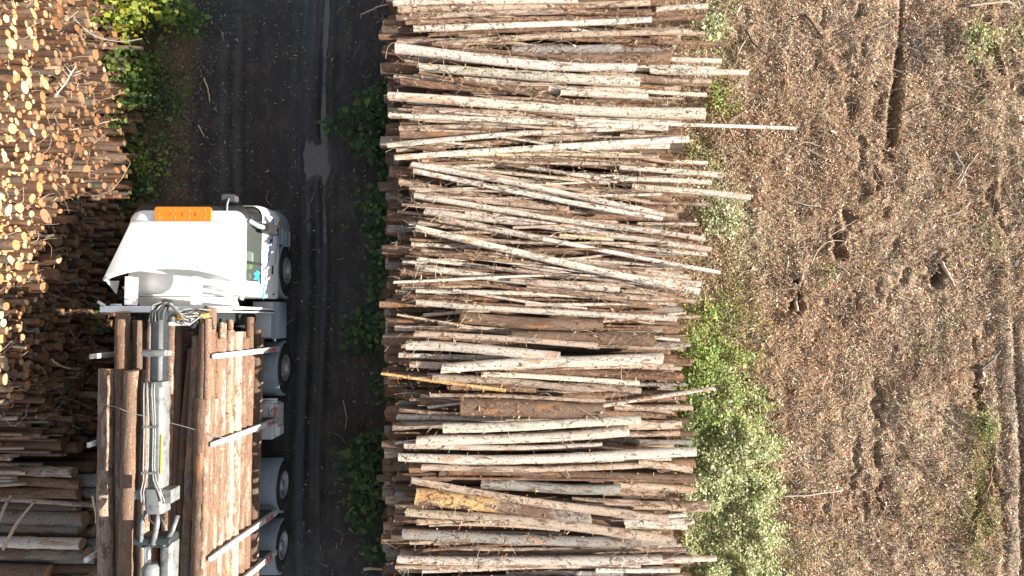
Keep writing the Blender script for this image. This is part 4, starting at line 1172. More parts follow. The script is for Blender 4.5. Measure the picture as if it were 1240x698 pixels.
m.tube([(CB + .36, -3.5, 4.14), (CB + .32, -3.75, 4.24), (CB + .19, -3.98, 4.28)], .04, 8); m.build('link_rod', BOOML, crane)
m = MB(); m.tube([(CB - .08, -3.98, 4.24), (CB - .08, -4.34, 4.24)], .058, 14); m.build('piston_rod', CHROME, crane)
m = MB(); m.tube([(CB - .03, -4.30, 4.22), (CB - .03, -4.36, 4.22), (CB - .03, -4.37, 4.22), (CB - .03, -6.4, 4.21)], [.10, .145, .15, .15], 20); m.build('lift_cylinder', BOOML, crane, sharp=40)
m = MB(); oct_beam(m, (CB + .22, -3.95, 4.12), (CB + .18, -6.5, 4.10), .22, .28); m.build('inner_boom', BOOML, crane, bevel=.01)
def hose(pts, r, sides, name='hydraulic_hose'): MB().tube(pts, r, sides).build(name, HOSEB if name == 'hydraulic_hose' else HOSE, crane)
zt = 4.375
for k, (xa, xb, xc) in enumerate(((-.135, -.13, -.12), (-.08, -.05, -.075), (-.0, .025, .045), (.04, .06, .09))):
    hose([(CB + xa, -1.14, 4.40), (CB + xa, -1.32, zt + .03), (CB + xb, -1.7, zt + .02), (CB + xb, -2.0, zt), (CB + xb, -2.6, zt), (CB + xc, -2.82, zt), (CB + xc + (.10 if k > 1 else -.03), -3.02, zt + .02), (CB + xc + (.16 if k > 1 else -.02), -3.2, zt + .01)], .0105, 7, 'hydraulic_pipe')
for k in range(4):
    o_ = k * .045 + random.uniform(-.015, .015); j = lambda: random.uniform(-.03, .03)
    hose([(CB - .10 + o_, -.06, 4.33), (CB - .07 + o_ + j(), .10, 4.37 + j()), (CB + .0 + o_, .22 + j(), 4.39 + j()), (CB + .10 + o_ * .8, .30 - o_ * .4 + j(), 4.34), (CB + .20 + o_ * .8 + j(), .24 - o_, 4.22), (CB + .28 + o_ * .6 + j(), .08 - o_, 4.03), (CB + .36, -.05 + j(), 3.8)], .013 + .003 * (k % 2), 7, 'hydraulic_hose' if k % 2 else 'hydraulic_pipe')
for k in range(7):
    j = lambda: random.uniform(-.05, .05)
    hose([(CB + .22 + j(), -.08 + .03 * k, 3.98), (CB + .36 + j(), -.14 + .05 * k, 3.92 + j()), (CB + .50 + j(), .0 + .03 * k + j(), 3.78), (CB + .58 + j(), -.10 + .04 * k, 3.5)], .013, 7, 'hydraulic_hose' if k % 3 else 'hydraulic_pipe')
hose([(-5.46, .02, 3.5), (-5.40, -.1, 3.6), (-5.42, -.2, 3.5), (-5.50, -.22, 3.3)], .014, 7)
hose([(CB - .05, -3.40, 4.30), (CB - .01, -3.52, 4.36), (CB + .09, -3.6, 4.34), (CB + .16, -3.55, 4.25)], .018, 7)
hose([(CB + .12, -3.44, 4.28), (CB + .2, -3.6, 4.30), (CB + .17, -3.72, 4.22)], .018, 7)
for y in (-1.9, -2.7): MB().box(CB - .15, CB + .13, y - .02, y + .02, 4.364, 4.40).build('pipe_clip', BOOML, crane)

# the folded boom rests clear of the load
for o in crane.children:
    o.scale = (1, .976, 1); o.location = Vector(o.location) + Vector((.145, 0, .30))

# ------------------------------------------------------------------ the load: every log its own
rs2 = np.random.default_rng(23)
LOAD = []
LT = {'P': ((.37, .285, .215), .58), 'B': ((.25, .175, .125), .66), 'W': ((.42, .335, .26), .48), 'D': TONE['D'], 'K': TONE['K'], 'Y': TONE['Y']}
# cross-section rows from the bunks up; x, z, r, y of the front end, tone
zr = 1.33; row = 0
while zr < 3.55:
    x = -7.30 + (.09 if row % 2 else 0)
    while x < -5.27:
        r = rs2.uniform(.085, .135)
        x += r
        if x > -5.20: break
        LOAD.append((x, zr + rs2.normal(0, .015), r, -.25 - abs(rs2.normal(0, .32)), rs2.choice(list('BBPPD')), rs2.normal(0, .03)))
        x += r
    zr += .205; row += 1
nlow = len(LOAD)
# the logs on top, from the road side of the cab: pixel of the front end, pixel at the bottom of the photo, thickness, tone
TOPL = [(128, 447, 127, 720, 17, 'P', 3.80), (148, 378, 149, 720, 17, 'B', 3.72), (161, 449, 153, 720, 21, 'P', 3.84), (177, 450, 171, 720, 14, 'B', 3.80), (184, 388, 172, 720, 10, 'P', 3.92), (167, 388, 165, 720, 13, 'K', 3.62),
        (208, 394, 200, 720, 12, 'P', 3.74), (217, 390, 209, 720, 9, 'B', 3.72), (231, 422, 216, 720, 12, 'B', 3.70), (240, 407, 224, 720, 14, 'P', 3.82), (249, 392, 238, 720, 15, 'P', 3.88), (258, 386, 250, 720, 9, 'P', 3.94),
        (266, 372, 265, 720, 14, 'B', 3.70), (272, 392, 272, 720, 14, 'W', 3.72), (265, 482, 250, 720, 21, 'P', 3.86), (281, 415, 275, 720, 15, 'P', 3.62), (292, 392, 289, 720, 11, 'P', 3.35), (300, 400, 298, 720, 12, 'W', 3.05),
        (308, 388, 304, 720, 9, 'P', 2.9), (306, 405, 303, 720, 12, 'B', 2.75), (315, 402, 311, 720, 12, 'B', 2.4), (322, 385, 318, 720, 11, 'D', 2.1), (326, 400, 322, 720, 12, 'D', 1.75), (278, 480, 268, 720, 10, 'W', 3.80), (287, 482, 283, 720, 9, 'P', 3.55),
        (296, 500, 292, 720, 12, 'P', 3.20), (303, 505, 301, 720, 6, 'Y', 2.98), (196, 392, 186, 720, 12, 'B', 3.62)]
toplab = ['thick pale log on the outer edge of the load above the far stakes', 'long brown log near the outer edge of the load, reaching the headboard', 'thickest log of the load, between the outer edge and the crane boom',
          'brown log next to the crane boom on the outer side', 'slim reddish log lying over its neighbours on the outer side of the boom', 'dark sunken log between the two thick outer logs', 'pinkish log just inside the crane boom at the headboard',
          'slim brown log second inside the crane boom', 'brown log with a set back end inside the crane boom', 'pinkish log slanting towards the boom', 'pale pinkish log reaching the crane guard rail', 'slim pale log crossing above its neighbours by the guard rail',
          'long brown log reaching furthest under the cab', 'pale log under the first white stake', 'thick sunlit log starting below the first white stake', 'pinkish log on the shoulder of the load below the first stake', 'log high on the side of the load near the tank',
          'pale log halfway down the side of the load', 'slim log halfway down the side of the load reaching forward', 'brown log halfway down the side of the load', 'brown log low on the side of the load behind the stakes', 'dark log low on the side of the load, front end over the tank',
          'lowest dark log on the side of the load beside the tank', 'slim pale log beside the thick sunlit one', 'slim pinkish log on the shoulder between the second and first stakes', 'pinkish log on the side between the second and third stakes', 'thin yellow stripped log on the side of the load', 'dark log directly under the crane boom']
for x, z, r, yf, tn, dx in LOAD:
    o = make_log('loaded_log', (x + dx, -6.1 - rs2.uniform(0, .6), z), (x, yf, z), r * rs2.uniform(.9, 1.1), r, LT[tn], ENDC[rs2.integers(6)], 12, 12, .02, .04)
    tag(o, 'log inside the load showing only its shaded front end', 'log', 'logs inside the truck load')
for (x0, y0, x1, y1, d, tn, z), lab in zip(TOPL, toplab):
    r = d * .5 / FPX * (CAM_H - z) * (.9 if z < 3.65 else .97)
    a = P(x0, y0, z); b = P(x1, y1, z)
    lim = -4.99 - (z - 1.0) * .0705 - .055 - r
    lim -= abs(rs2.normal(0, .045)) if z < 3.75 else 0
    a = (min(a[0], lim), a[1]); b = (min(b[0], lim - abs(rs2.normal(0, .03))), b[1])
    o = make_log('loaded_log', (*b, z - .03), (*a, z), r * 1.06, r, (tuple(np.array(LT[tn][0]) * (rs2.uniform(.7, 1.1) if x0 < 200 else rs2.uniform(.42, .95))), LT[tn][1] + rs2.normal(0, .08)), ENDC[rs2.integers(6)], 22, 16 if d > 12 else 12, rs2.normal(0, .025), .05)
    tag(o, lab, 'log', 'logs on the outside of the truck load')
# thin binding wire over the load
wp = []
for px, py in ((121, 489), (140, 493), (160, 501), (182, 505), (205, 512), (228, 518), (250, 525), (272, 531)):
    wp.append((*P(px, py, 3.99), 3.99))
wp[3] = (*P(180, 505, 3.98), 3.98); 
m = MB(); m.tube(wp, .008, 6)
tag(m.build('binding_wire', HOSE, attrs=False), 'thin wire slung across the load behind the second stakes', 'wire')
sp = MB(); a, b = P(114, 600, 3.7), P(121, 632, 3.7)
o = make_log('bark_strip', (*a, 3.72), (*b, 3.78), .02, .035, TONE['Y'], ENDC[3], 6, 6, .02, .1)
tag(o, 'pale torn bark strip hanging off the outermost log of the load', 'bark strip')
# ------------------------------------------------------------------ plants
def leaf_cloud(mb, pts, size, cols, rs, up=.6, jit=.12, sunny=0.):
    """small folded leaves at the given points"""
    n = len(pts)
    nrm = rs.normal(0, 1, (n, 3)); nrm[:, 2] = np.abs(nrm[:, 2]) + up * 2; nrm = nrm + sunny * np.array(sv); nrm /= np.linalg.norm(nrm, axis=1)[:, None]
    d = rs.normal(0, 1, (n, 3)); d -= (d * nrm).sum(1)[:, None] * nrm; d /= np.linalg.norm(d, axis=1)[:, None]
    s = np.cross(nrm, d)
    L = (size * rs.lognormal(-.05, .38, n))[:, None]; W = L * rs.uniform(.28, .42, n)[:, None]
    base = pts; tip = pts + d * L - nrm * L * .15
    l = pts + d * L * .42 + s * W + nrm * W * .25; r = pts + d * L * .42 - s * W + nrm * W * .25
    mid = pts + d * L * .45
    v = np.stack([base, l, tip, r, mid], 1).reshape(-1, 3)
    q = np.arange(n) * 5
    f = np.concatenate([np.stack([q, q + 4, q + 1], 1), np.stack([q + 1, q + 4, q + 2], 1), np.stack([q + 4, q, q + 3], 1), np.stack([q + 2, q + 4, q + 3], 1)])
    c = cols * (1 + rs.normal(0, jit, (n, 1))); c = np.clip(c, .003, .9)
    c = np.concatenate([c, np.ones((n, 1))], 1)
    mb.add(v, [tuple(t) for t in f.tolist()], 0, np.repeat(c, 5, 0))
PAL = {'dark': [(.05, .10, .045), (.07, .135, .055), (.04, .08, .04)], 'green': [(.11, .19, .04), (.15, .23, .055), (.08, .14, .04)],
       'yellow': [(.26, .27, .03), (.16, .20, .03), (.34, .29, .03), (.10, .16, .03)], 'bright': [(.17, .27, .05), (.25, .34, .08), (.33, .38, .12)],
       'pale': [(.52, .53, .33), (.46, .48, .28), (.57, .57, .42), (.34, .39, .18)], 'lime': [(.40, .44, .10), (.28, .36, .08)]}
def pick(pal, n, rs):
    a = np.array(PAL[pal]); return a[rs.integers(0, len(a), n)]
def bush(name, px, py, rpx, h, pal, n, size, label, cat, group, stretch=1.0, seed=0, mixp=None):
    rs = np.random.default_rng(seed + 1000)
    x, y = P(px, py, h * .5); r = rpx / FPX * CAM_H
    if px < 600: size *= 1.25; n = int(n * 1.25); r *= 1.08
    root = empty(name, (x, y, float(terrain(x, y))), label, cat, group)
    st = MB(); pts = []
    k = max(5, int(9 * r / .6))
    per = max(6, n // k)
    for i in range(k):
        a = rs.uniform(0, 6.28); q = r * math.sqrt(rs.random()) * .85
        tipx, tipy = q * math.cos(a), q * math.sin(a) * stretch
        hh = h * rs.uniform(.45, 1.0) * (1 - .35 * q / r)
        b0 = np.array([tipx * .25, tipy * .25, -.05]); t0 = np.array([tipx, tipy, hh]); m0 = (b0 + t0) / 2 + np.array([-tipx * .1, -tipy * .1, .15 * hh])
        st.tube(np.array([b0, m0, t0]), [.014, .009, .004], 5)
        for j in range(3):
            bt = t0 + rs.normal(0, .16, 3) * np.array([1, 1, .4]) * (r / .5)
            st.tube(np.array([m0, (m0 + bt) / 2 + (0, 0, .04), bt]), [.006, .004, .002], 4)
            # leaves in flat sprays round each twig end
            nn = per // 3
            sp = rs.normal(0, 1, (nn, 3)) * np.array([.13, .13, .05]) * (.6 + r)
            pts.append(bt + sp)
    pts = np.concatenate(pts); pts[:, 2] = np.maximum(pts[:, 2], .03)
    W0 = np.array(root.location)
    lm_ = MB(); c = pick(pal, len(pts), rs)
    if mixp:
        mk = rs.random(len(pts)) < mixp[1]; c[mk] = pick(mixp[0], mk.sum(), rs)
    leaf_cloud(lm_, pts + W0, size, c, rs, 1.0 if px < 600 else .3, .14, 0. if px < 600 else 1.0)
    lm_.build('foliage', LEAF, root)
    st2 = MB()
    for vv, in zip(st.v): pass
    stm = MB(); stm.v = [v + W0 for v in st.v]; stm.f, stm.m, stm.c, stm.lc, stm.sm, stm.n = st.f, st.m, [np.tile((.10, .07, .045, 1.), (len(v), 1)) for v in st.v], st.lc, st.sm, st.n
    stm.build('stem', TWIG, root)
    return root
VG = 'shrubs on the verge below the tall stack'; RG = 'dark shrubs between the road and the middle stack'; WG = 'green bushes along the clearing side of the middle stack'
bush('shrub', 160, 6, 36, 1.75, 'yellow', 900, .085, 'yellowing sunlit shrub at the top of the verge beside the tall stack', 'shrub', VG, seed=1, mixp=('lime', .3))
bush('shrub', 196, 8, 36, .9, 'green', 620, .08, 'dark green shrub beside the yellowing one by the road', 'shrub', VG, seed=2)
bush('shrub', 222, 22, 20, .5, 'green', 240, .07, 'small green shrub at the road edge near the yellowing one', 'shrub', VG, seed=3)
bush('shrub', 152, 112, 34, 1.0, 'green', 800, .085, 'large mid green shrub in front of the shaded log ends', 'shrub', VG, seed=4, mixp=('lime', .08))
bush('shrub', 180, 140, 34, .7, 'dark', 700, .05, 'fine leaved dark green shrub in the middle of the verge', 'shrub', VG, seed=5, mixp=('green', .5))
bush('shrub', 186, 88, 32, .4, 'green', 330, .06, 'low green shrub halfway along the verge gravel', 'shrub', VG, seed=6)
bush('shrub', 138, 152, 9, 1.1, 'lime', 26, .16, 'small plant with a few large pale yellow leaves by the log ends', 'plant', None, seed=7)
bush('shrub', 172, 196, 30, .4, 'bright', 320, .06, 'bright green low shrub with yellow leaves on the verge', 'shrub', VG, seed=8, mixp=('yellow', .25))
bush('shrub', 148, 180, 20, .6, 'green', 200, .07, 'small shrub below the pale leaved plant', 'shrub', VG, seed=9, mixp=('yellow', .1))
bush('shrub', 143, 268, 38, .6, 'dark', 640, .075, 'dark green shrub beside the cab roof', 'shrub', VG, seed=10, mixp=('green', .5), stretch=1.4)
bush('shrub', 122, 300, 22, .7, 'green', 230, .08, 'green shrub in the truck shade against the tall stack', 'shrub', VG, seed=11)
bush('shrub', 122, 385, 22, 1.3, 'dark', 330, .075, 'dark shrub with yellow leaves behind the headboard', 'shrub', VG, seed=12, mixp=('yellow', .45))
bush('shrub', 150, 225, 26, .35, 'dark', 220, .06, 'sparse dark plant cover above the cab corner', 'shrub', VG, seed=13, mixp=('green', .4))
for i, (px, py, r_, h, n, lab) in enumerate([(452, 150, 34, .9, 520, 'large dark green shrub beside the pale log ends near the puddle'), (468, 118, 22, .8, 260, 'small dark shrub above the large one near the puddle'), (466, 182, 24, .7, 240, 'small dark shrub below the large one near the puddle'),
        (464, 250, 32, 1.0, 480, 'dense dark green shrub beside the road, level with the cab front'), (478, 215, 18, .6, 150, 'small dark shrub between two larger ones by the log ends'), (468, 300, 26, .8, 300, 'dark shrub level with the truck front wheel'),
        (478, 340, 26, .8, 260, 'dark shrub pressed against the stack, level with the headboard'), (452, 405, 32, .6, 420, 'wide dark green shrub level with the first stakes'), (470, 375, 22, .8, 240, 'small dark shrub above the wide one'),
        (476, 470, 26, .7, 240, 'dark shrub level with the tool box of the truck'), (446, 568, 30, .8, 380, 'dark shrub level with the rear wheels'), (468, 545, 26, .9, 300, 'dark shrub close to the low log ends by the rear wheels'),
        (450, 606, 28, .7, 340, 'lowest dense dark shrub beside the road'), (462, 655, 20, .5, 120, 'sparse dark plant at the foot of the middle stack')]):
    bush('shrub', px, py, r_ * .9, h, 'dark', int(n * .72), .10, lab, 'shrub', RG, seed=40 + i, mixp=('green', .2))
for i, (px, py, r_, h, n, pal, mx, lab) in enumerate([(852, 440, 30, .8, 900, 'bright', ('green', .3), 'bright green bush at the log ends above the pole over the weeds'), (848, 386, 22, .5, 380, 'bright', ('yellow', .35), 'small bright green bush at the edge of the stack'),
        (845, 508, 32, .9, 900, 'green', ('bright', .5), 'deep green bush in the shade below the slanting pole'), (878, 470, 34, .7, 800, 'bright', ('pale', .45), 'fresh green bush under the tip of the slanting pole'),
        (868, 575, 34, .8, 800, 'bright', ('pale', .75), 'green bush halfway down the weed strip'), (848, 185, 14, .3, 130, 'bright', None, 'tiny bright green plant in the log ends'), (872, 262, 24, .5, 420, 'pale', ('green', .3), 'pale grey green bush near the jutting log'),
        (858, 30, 20, .5, 330, 'pale', ('green', .3), 'pale bush at the top corner of the middle stack'), (872, 125, 18, .4, 220, 'bright', ('yellow', .4), 'small yellowish bush above the long pole'), (1186, 56, 20, .35, 300, 'bright', ('pale', .5), 'bright green clump in the clearing'),
        (1196, 513, 15, .3, 220, 'bright', None, 'vivid green small plant beside the far wheel rut'), (1000, 330, 12, .15, 60, 'bright', None, 'tiny green seedling in the middle of the clearing'), (1125, 420, 12, .15, 50, 'bright', None, 'tiny lone seedling towards the far rut')]):
    bush('bush', px, py, r_, h, pal, n, .06 if r_ > 15 else .045, lab, 'bush', WG if i < 9 else None, seed=80 + i, mixp=mx)

# the weed strip that nobody could count
rs3 = np.random.default_rng(9)
N = 52000
px = rs3.uniform(818, 960, N); py = rs3.uniform(395, 712, N)
edge_l = np.interp(py, [395, 450, 560, 700], [838, 828, 832, 826]); edge_r = np.interp(py, [395, 430, 470, 520, 600, 710], [880, 905, 925, 938, 940, 938]) + 9 * np.sin(py * .12) + 6 * np.sin(py * .31)
z0 = 0
gxx = (px - 605) / FPX * CAM_H; gyy = (385 - py) / FPX * CAM_H
den = np.clip(fbm(gxx, gyy, 2.2, 4, 301) + .62 + np.where(py > 500, .28, -.12 - .28 * (1 - sstep(420, 490, py))), 0, 1)
keep = (px > edge_l - 6) & (px < edge_r + rs3.normal(0, 5, N)) & (rs3.random(N) < den)
gxx, gyy, py, px = gxx[keep], gyy[keep], py[keep], px[keep]
hh = (.16 + .42 * np.clip(fbm(gxx, gyy, 1.8, 4, 311) + .45, 0, 1)) * np.clip((edge_r[keep] - px) / 30 + .25, .2, 1)
# keep the canopy where it shows at its height
sc = (CAM_H - hh * .7) / CAM_H
pts = np.stack([gxx * sc, gyy * sc, terrain(gxx, gyy) + hh * rs3.beta(2.5, 1, len(gxx))], 1)
t = np.clip(.25 + sstep(490, 560, py + 50 * fbm(gxx, gyy, 1.5, 3, 321)) * (.45 + .9 * np.clip(fbm(gxx, gyy, 1.3, 3, 331) + .5, 0, 1)), 0, .93)
c = np.where((rs3.random(len(px)) < t)[:, None], pick('pale', len(px), rs3), pick('bright', len(px), rs3))
mk = rs3.random(len(px)) < .28 * (1 - sstep(440, 540, py)) + .03; c[mk] = pick('yellow', mk.sum(), rs3)
und = MB(); leaf_cloud(und, pts, .05, c, rs3, .2, .12, 1.3)
nb = 5200; kb = rs3.integers(0, len(pts), nb)      # grass blades and dead stalks between the leaves
bc = np.array([(.50, .46, .24), (.42, .44, .20), (.36, .27, .14), (.30, .38, .12)])[rs3.integers(0, 4, nb)]
bp_ = pts[kb] + rs3.normal(0, .05, (nb, 3)); az = rs3.uniform(0, 6.28, nb); ln = rs3.uniform(.08, .28, nb); ti = rs3.uniform(.2, 1.1, nb)
dd = np.stack([np.cos(az) * np.sin(ti), np.sin(az) * np.sin(ti), np.cos(ti)], 1) * ln[:, None]; sd_ = np.stack([-np.sin(az), np.cos(az), az * 0], 1) * .006
bv = np.stack([bp_ - sd_, bp_ + sd_, bp_ + dd], 1).reshape(-1, 3); q = np.arange(nb) * 3
und.add(bv, [tuple(t) for t in np.stack([q, q + 1, q + 2], 1).tolist()], 0, np.repeat(np.concatenate([bc, np.ones((nb, 1))], 1), 3, 0))
tag(und.build('undergrowth', LEAF), 'strip of pale green weeds along the clearing side of the middle stack', 'undergrowth', kind='stuff')
# sparse greenery and grass on the clearing and verge
sp_pts = []; sp_c = []
def patch(px, py, rx, ry, n, pal, h):
    x, y = P(px, py); a = rs3.normal(0, .5, (n, 2)) * np.array([rx, ry]) / FPX * CAM_H
    X, Y = x + a[:, 0], y + a[:, 1]
    sp_pts.append(np.stack([X, Y, terrain(X, Y) + rs3.random(n) * h], 1)); sp_c.append(pick(pal, n, rs3))
for a in [(875, 60, 20, 70, 400, 'bright', .1), (868, 30, 14, 40, 260, 'pale', .12), (872, 130, 16, 30, 260, 'yellow', .12), (870, 215, 16, 60, 420, 'pale', .12), (880, 260, 26, 40, 1100, 'pale', .2), (905, 300, 40, 60, 700, 'pale', .08), (890, 350, 40, 60, 800, 'yellow', .08), (880, 390, 40, 40, 900, 'bright', .15),
          (920, 420, 30, 60, 300, 'yellow', .08), (1190, 60, 20, 40, 260, 'bright', .1), (1190, 20, 20, 30, 160, 'yellow', .1), (1200, 170, 30, 50, 160, 'yellow', .06), (1185, 560, 16, 90, 800, 'yellow', .14), (1175, 630, 20, 80, 600, 'yellow', .12), (1205, 640, 12, 60, 300, 'yellow', .12), (1195, 520, 14, 20, 160, 'bright', .15), (1180, 650, 20, 60, 300, 'yellow', .1),
          (960, 670, 30, 40, 300, 'yellow', .08), (1000, 660, 50, 30, 260, 'lime', .06), (170, 215, 60, 60, 420, 'dark', .08), (190, 170, 50, 70, 420, 'green', .08), (160, 60, 60, 80, 500, 'green', .12), (200, 40, 40, 60, 300, 'green', .1), (140, 250, 40, 60, 300, 'green', .1), (470, 380, 30, 400, 700, 'dark', .1), (210, 120, 30, 60, 160, 'yellow', .05)]: patch(*a)
sp_pts = np.concatenate(sp_pts); sp_c = np.concatenate(sp_c)
low_ = MB(); leaf_cloud(low_, sp_pts, .035, sp_c, rs3)
tag(low_.build('ground_weeds', LEAF), 'scattered low weeds and moss over the clearing and the verge', 'weeds', kind='stuff')

# ------------------------------------------------------------------ bark, chips and twigs lying about
def chips(mb, x, y, z, size, cols, rs, tilt=.55, lift=.01):
    n = len(x)
    a = rs.uniform(0, 6.28, n); L = np.minimum(size * rs.lognormal(-.03, .48, n), 2.0 * size); W = L * rs.uniform(.10, .42, n)
    nrm = np.stack([rs.normal(0, tilt, n), rs.normal(0, tilt, n), np.ones(n)], 1); nrm /= np.linalg.norm(nrm, axis=1)[:, None]
    d = np.stack([np.cos(a), np.sin(a), np.zeros(n)], 1); d -= (d * nrm).sum(1)[:, None] * nrm; d /= np.linalg.norm(d, axis=1)[:, None]
    s = np.cross(nrm, d); c0 = np.stack([x, y, z + lift + rs.random(n) * .02], 1)
    L = L[:, None] / 2; W = W[:, None] / 2; k = rs.normal(0, .3, (n, 1))
    v = np.stack([c0 - d * L - s * W * rs.uniform(.3, 1, (n, 1)), c0 - d * L * rs.uniform(.5, 1, (n, 1)) + s * W, c0 + d * L + s * W * rs.uniform(.2, .9, (n, 1)) + nrm * W * k, c0 + d * L * rs.uniform(.5, 1, (n, 1)) - s * W], 1).reshape(-1, 3)
    q = np.arange(n) * 4
    f = np.concatenate([np.stack([q, q + 3, q + 2], 1), np.stack([q, q + 2, q + 1], 1)])
    c = np.clip(cols * (1 + rs.normal(0, .18, (n, 1))), .004, .85); c = np.concatenate([c, np.ones((n, 1))], 1)
    mb.add(v, [tuple(t) for t in f.tolist()], 0, np.repeat(c, 4, 0), smooth=False)
def palette(lst, p, n, rs):
    return np.array(lst)[rs.choice(len(lst), n, p=p)]
CH = [(.39, .245, .145), (.45, .245, .13), (.60, .475, .335), (.52, .42, .32), (.09, .058, .04), (.72, .65, .57), (.48, .28, .16)]
CPp = [.30, .17, .14, .15, .16, .035, .045]
rs4 = np.random.default_rng(77)
lit = MB()
N = 270000
x = rs4.uniform(3.6, 13.2, N); y = rs4.uniform(-7, 8, N)
k = rs4.random(N) < np.clip(.7 + 1.0 * fbm(x, y, .9, 3, 401), .4, 1) * (1 - .75 * np.exp(-((x - P(1226, 500)[0]) / .14) ** 2) * (y < -.6)); x, y = x[k], y[k]
chips(lit, x, y, terrain(x, y), .043, palette(CH, CPp, len(x), rs4), rs4)
N = 700
x = rs4.uniform(3.8, 13.2, N); y = rs4.uniform(-7, 8, N)
chips(lit, x, y, terrain(x, y), .10, palette(CH, CPp, N, rs4), rs4, .3, .02)
tag(lit.build('bark_litter', CHIP), 'bark flakes and wood chips covering the clearing', 'litter', kind='stuff')
lit = MB(); N = 9000
x = np.concatenate([rs4.normal(-8.1, .75, N), rs4.uniform(-10, -2, 6500)]); y = rs4.uniform(-7.3, 8.3, len(x))
k = (x > -9.8) & (x < -2); x, y = x[k], y[k]
DG = [(.20, .16, .12), (.11, .09, .07), (.27, .24, .20), (.05, .04, .03), (.35, .27, .13), (.40, .38, .35)]
zz = terrain(x, y); dry = zz > WATER_Z + .01
x, y, zz = x[dry], y[dry], zz[dry]
chips(lit, x, y, zz, .042, palette(DG, [.3, .25, .17, .14, .08, .06], len(x), rs4), rs4, .3)
tag(lit.build('fallen_leaves', CHIP), 'fallen leaves, pebbles and bark bits on the verge and the wet road', 'leaf litter', kind='stuff')
lit = MB(); N = 15000
x = rs4.uniform(-2.15, 4.1, N); y = rs4.uniform(-5.6, 6.6, N); k = (hm_at(x, y) > 2.2) & (rs4.random(N) < np.clip(.5 + 1.6 * fbm(x, y, .8, 3, 411) + .25 * sstep(0, 2, y), .08, 1)); x, y = x[k], y[k]
chips(lit, x, y, hm_at(x, y), .045, palette([(.27, .15, .07), (.36, .20, .08), (.15, .08, .05), (.42, .33, .2), (.24, .22, .10)], [.3, .2, .25, .17, .08], len(x), rs4), rs4, .4, .004)
tag(lit.build('bark_crumbs', CHIP), 'bark crumbs and needles caught between the logs of the middle stack', 'litter', kind='stuff')

def twig(mb, x, y, z, L, r, a, rs, col, droop=.0, curl=.3):
    n = 6; t = np.linspace(0, 1, n)
    b = rs.normal(0, curl)
    px_ = x + L * (t - .5) * math.cos(a) - b * L * .5 * np.sin(math.pi * t) * math.sin(a); py_ = y + L * (t - .5) * math.sin(a) + b * L * .5 * np.sin(math.pi * t) * math.cos(a)
    pz_ = z + rs.uniform(.0, .08) * np.sin(math.pi * t) + rs.normal(0, .03) * (t - .5) - droop * t
    mb.tube(np.stack([px_, py_, pz_], 1), r * np.linspace(1, .45, n), 4, 0, col, caps=False)
TC = [(.42, .34, .25), (.30, .21, .14), (.50, .44, .36), (.20, .12, .08), (.36, .31, .27)]
tw = MB()
for i in range(1900):
    x = rs4.uniform(-2.1, 4.0); y = rs4.uniform(-5.3, 6.3)
    if rs4.random() > .35 + .65 * sstep(-1, 1.5, y): continue
    h = float(hm_at(x, y))
    if h < 2.3: continue
    L = rs4.lognormal(math.log(.26), .5)
    if rs4.random() < .62: a = rs4.normal(0, .3)
    else: a = rs4.uniform(0, 3.14)
    twig(tw, x, y, h + .015, L, rs4.uniform(.003, .0075), a, rs4, (*TC[rs4.integers(5)], 1))
tag(tw.build('twig_litter', TWIG), 'dead twigs and straws strewn over the logs of the middle stack', 'twigs', kind='stuff')
tw = MB()
for i in range(5200):
    x = rs4.uniform(3.9, 13.0); y = rs4.uniform(-6.8, 7.8)
    z = float(terrain(x, y)); L = rs4.lognormal(math.log(.2), .55)
    twig(tw, x, y, z + .02, L, rs4.uniform(.004, .011), rs4.uniform(0, 3.14), rs4, (*TC[rs4.integers(5)], 1))
for i in range(90):       # bigger dead branches in the brash
    x = rs4.uniform(4.6, 12.8); y = rs4.uniform(-6.6, 7.6)
    twig(tw, x, y, float(terrain(x, y)) + .03, rs4.uniform(.4, 1.1), rs4.uniform(.009, .018), rs4.uniform(0, 3.14), rs4, (*TC[rs4.integers(5)], 1))
for i in range(160):
    x = rs4.uniform(-9.2, -2.4); y = rs4.uniform(-7, 8); z = float(terrain(x, y))
    twig(tw, x, y, z + .012, rs4.uniform(.1, .4), rs4.uniform(.004, .009), rs4.uniform(0, 3.14), rs4, (*TC[rs4.integers(5)], 1))
tag(tw.build('ground_twigs', TWIG), 'small dead twigs scattered over the clearing and the road', 'twigs', kind='stuff')
tw = MB()
for i in range(560):   # twigs, straws caught among the log ends of the tall stack
    z = rs4.uniform(1.0, 4.4); y = rs4.uniform(-2.4, 7.5)
    if z > left_top(y): continue
    x = -9.03 - .1 * z + rs4.uniform(0, .25)
    twig(tw, x, y, z, rs4.lognormal(math.log(.3), .5), rs4.uniform(.004, .009), rs4.normal(0, .7), rs4, (*TC[rs4.integers(5)], 1), curl=.5)
tag(tw.build('caught_twigs', TWIG), 'dead twigs caught between the log ends of the tall stack', 'twigs', kind='stuff')

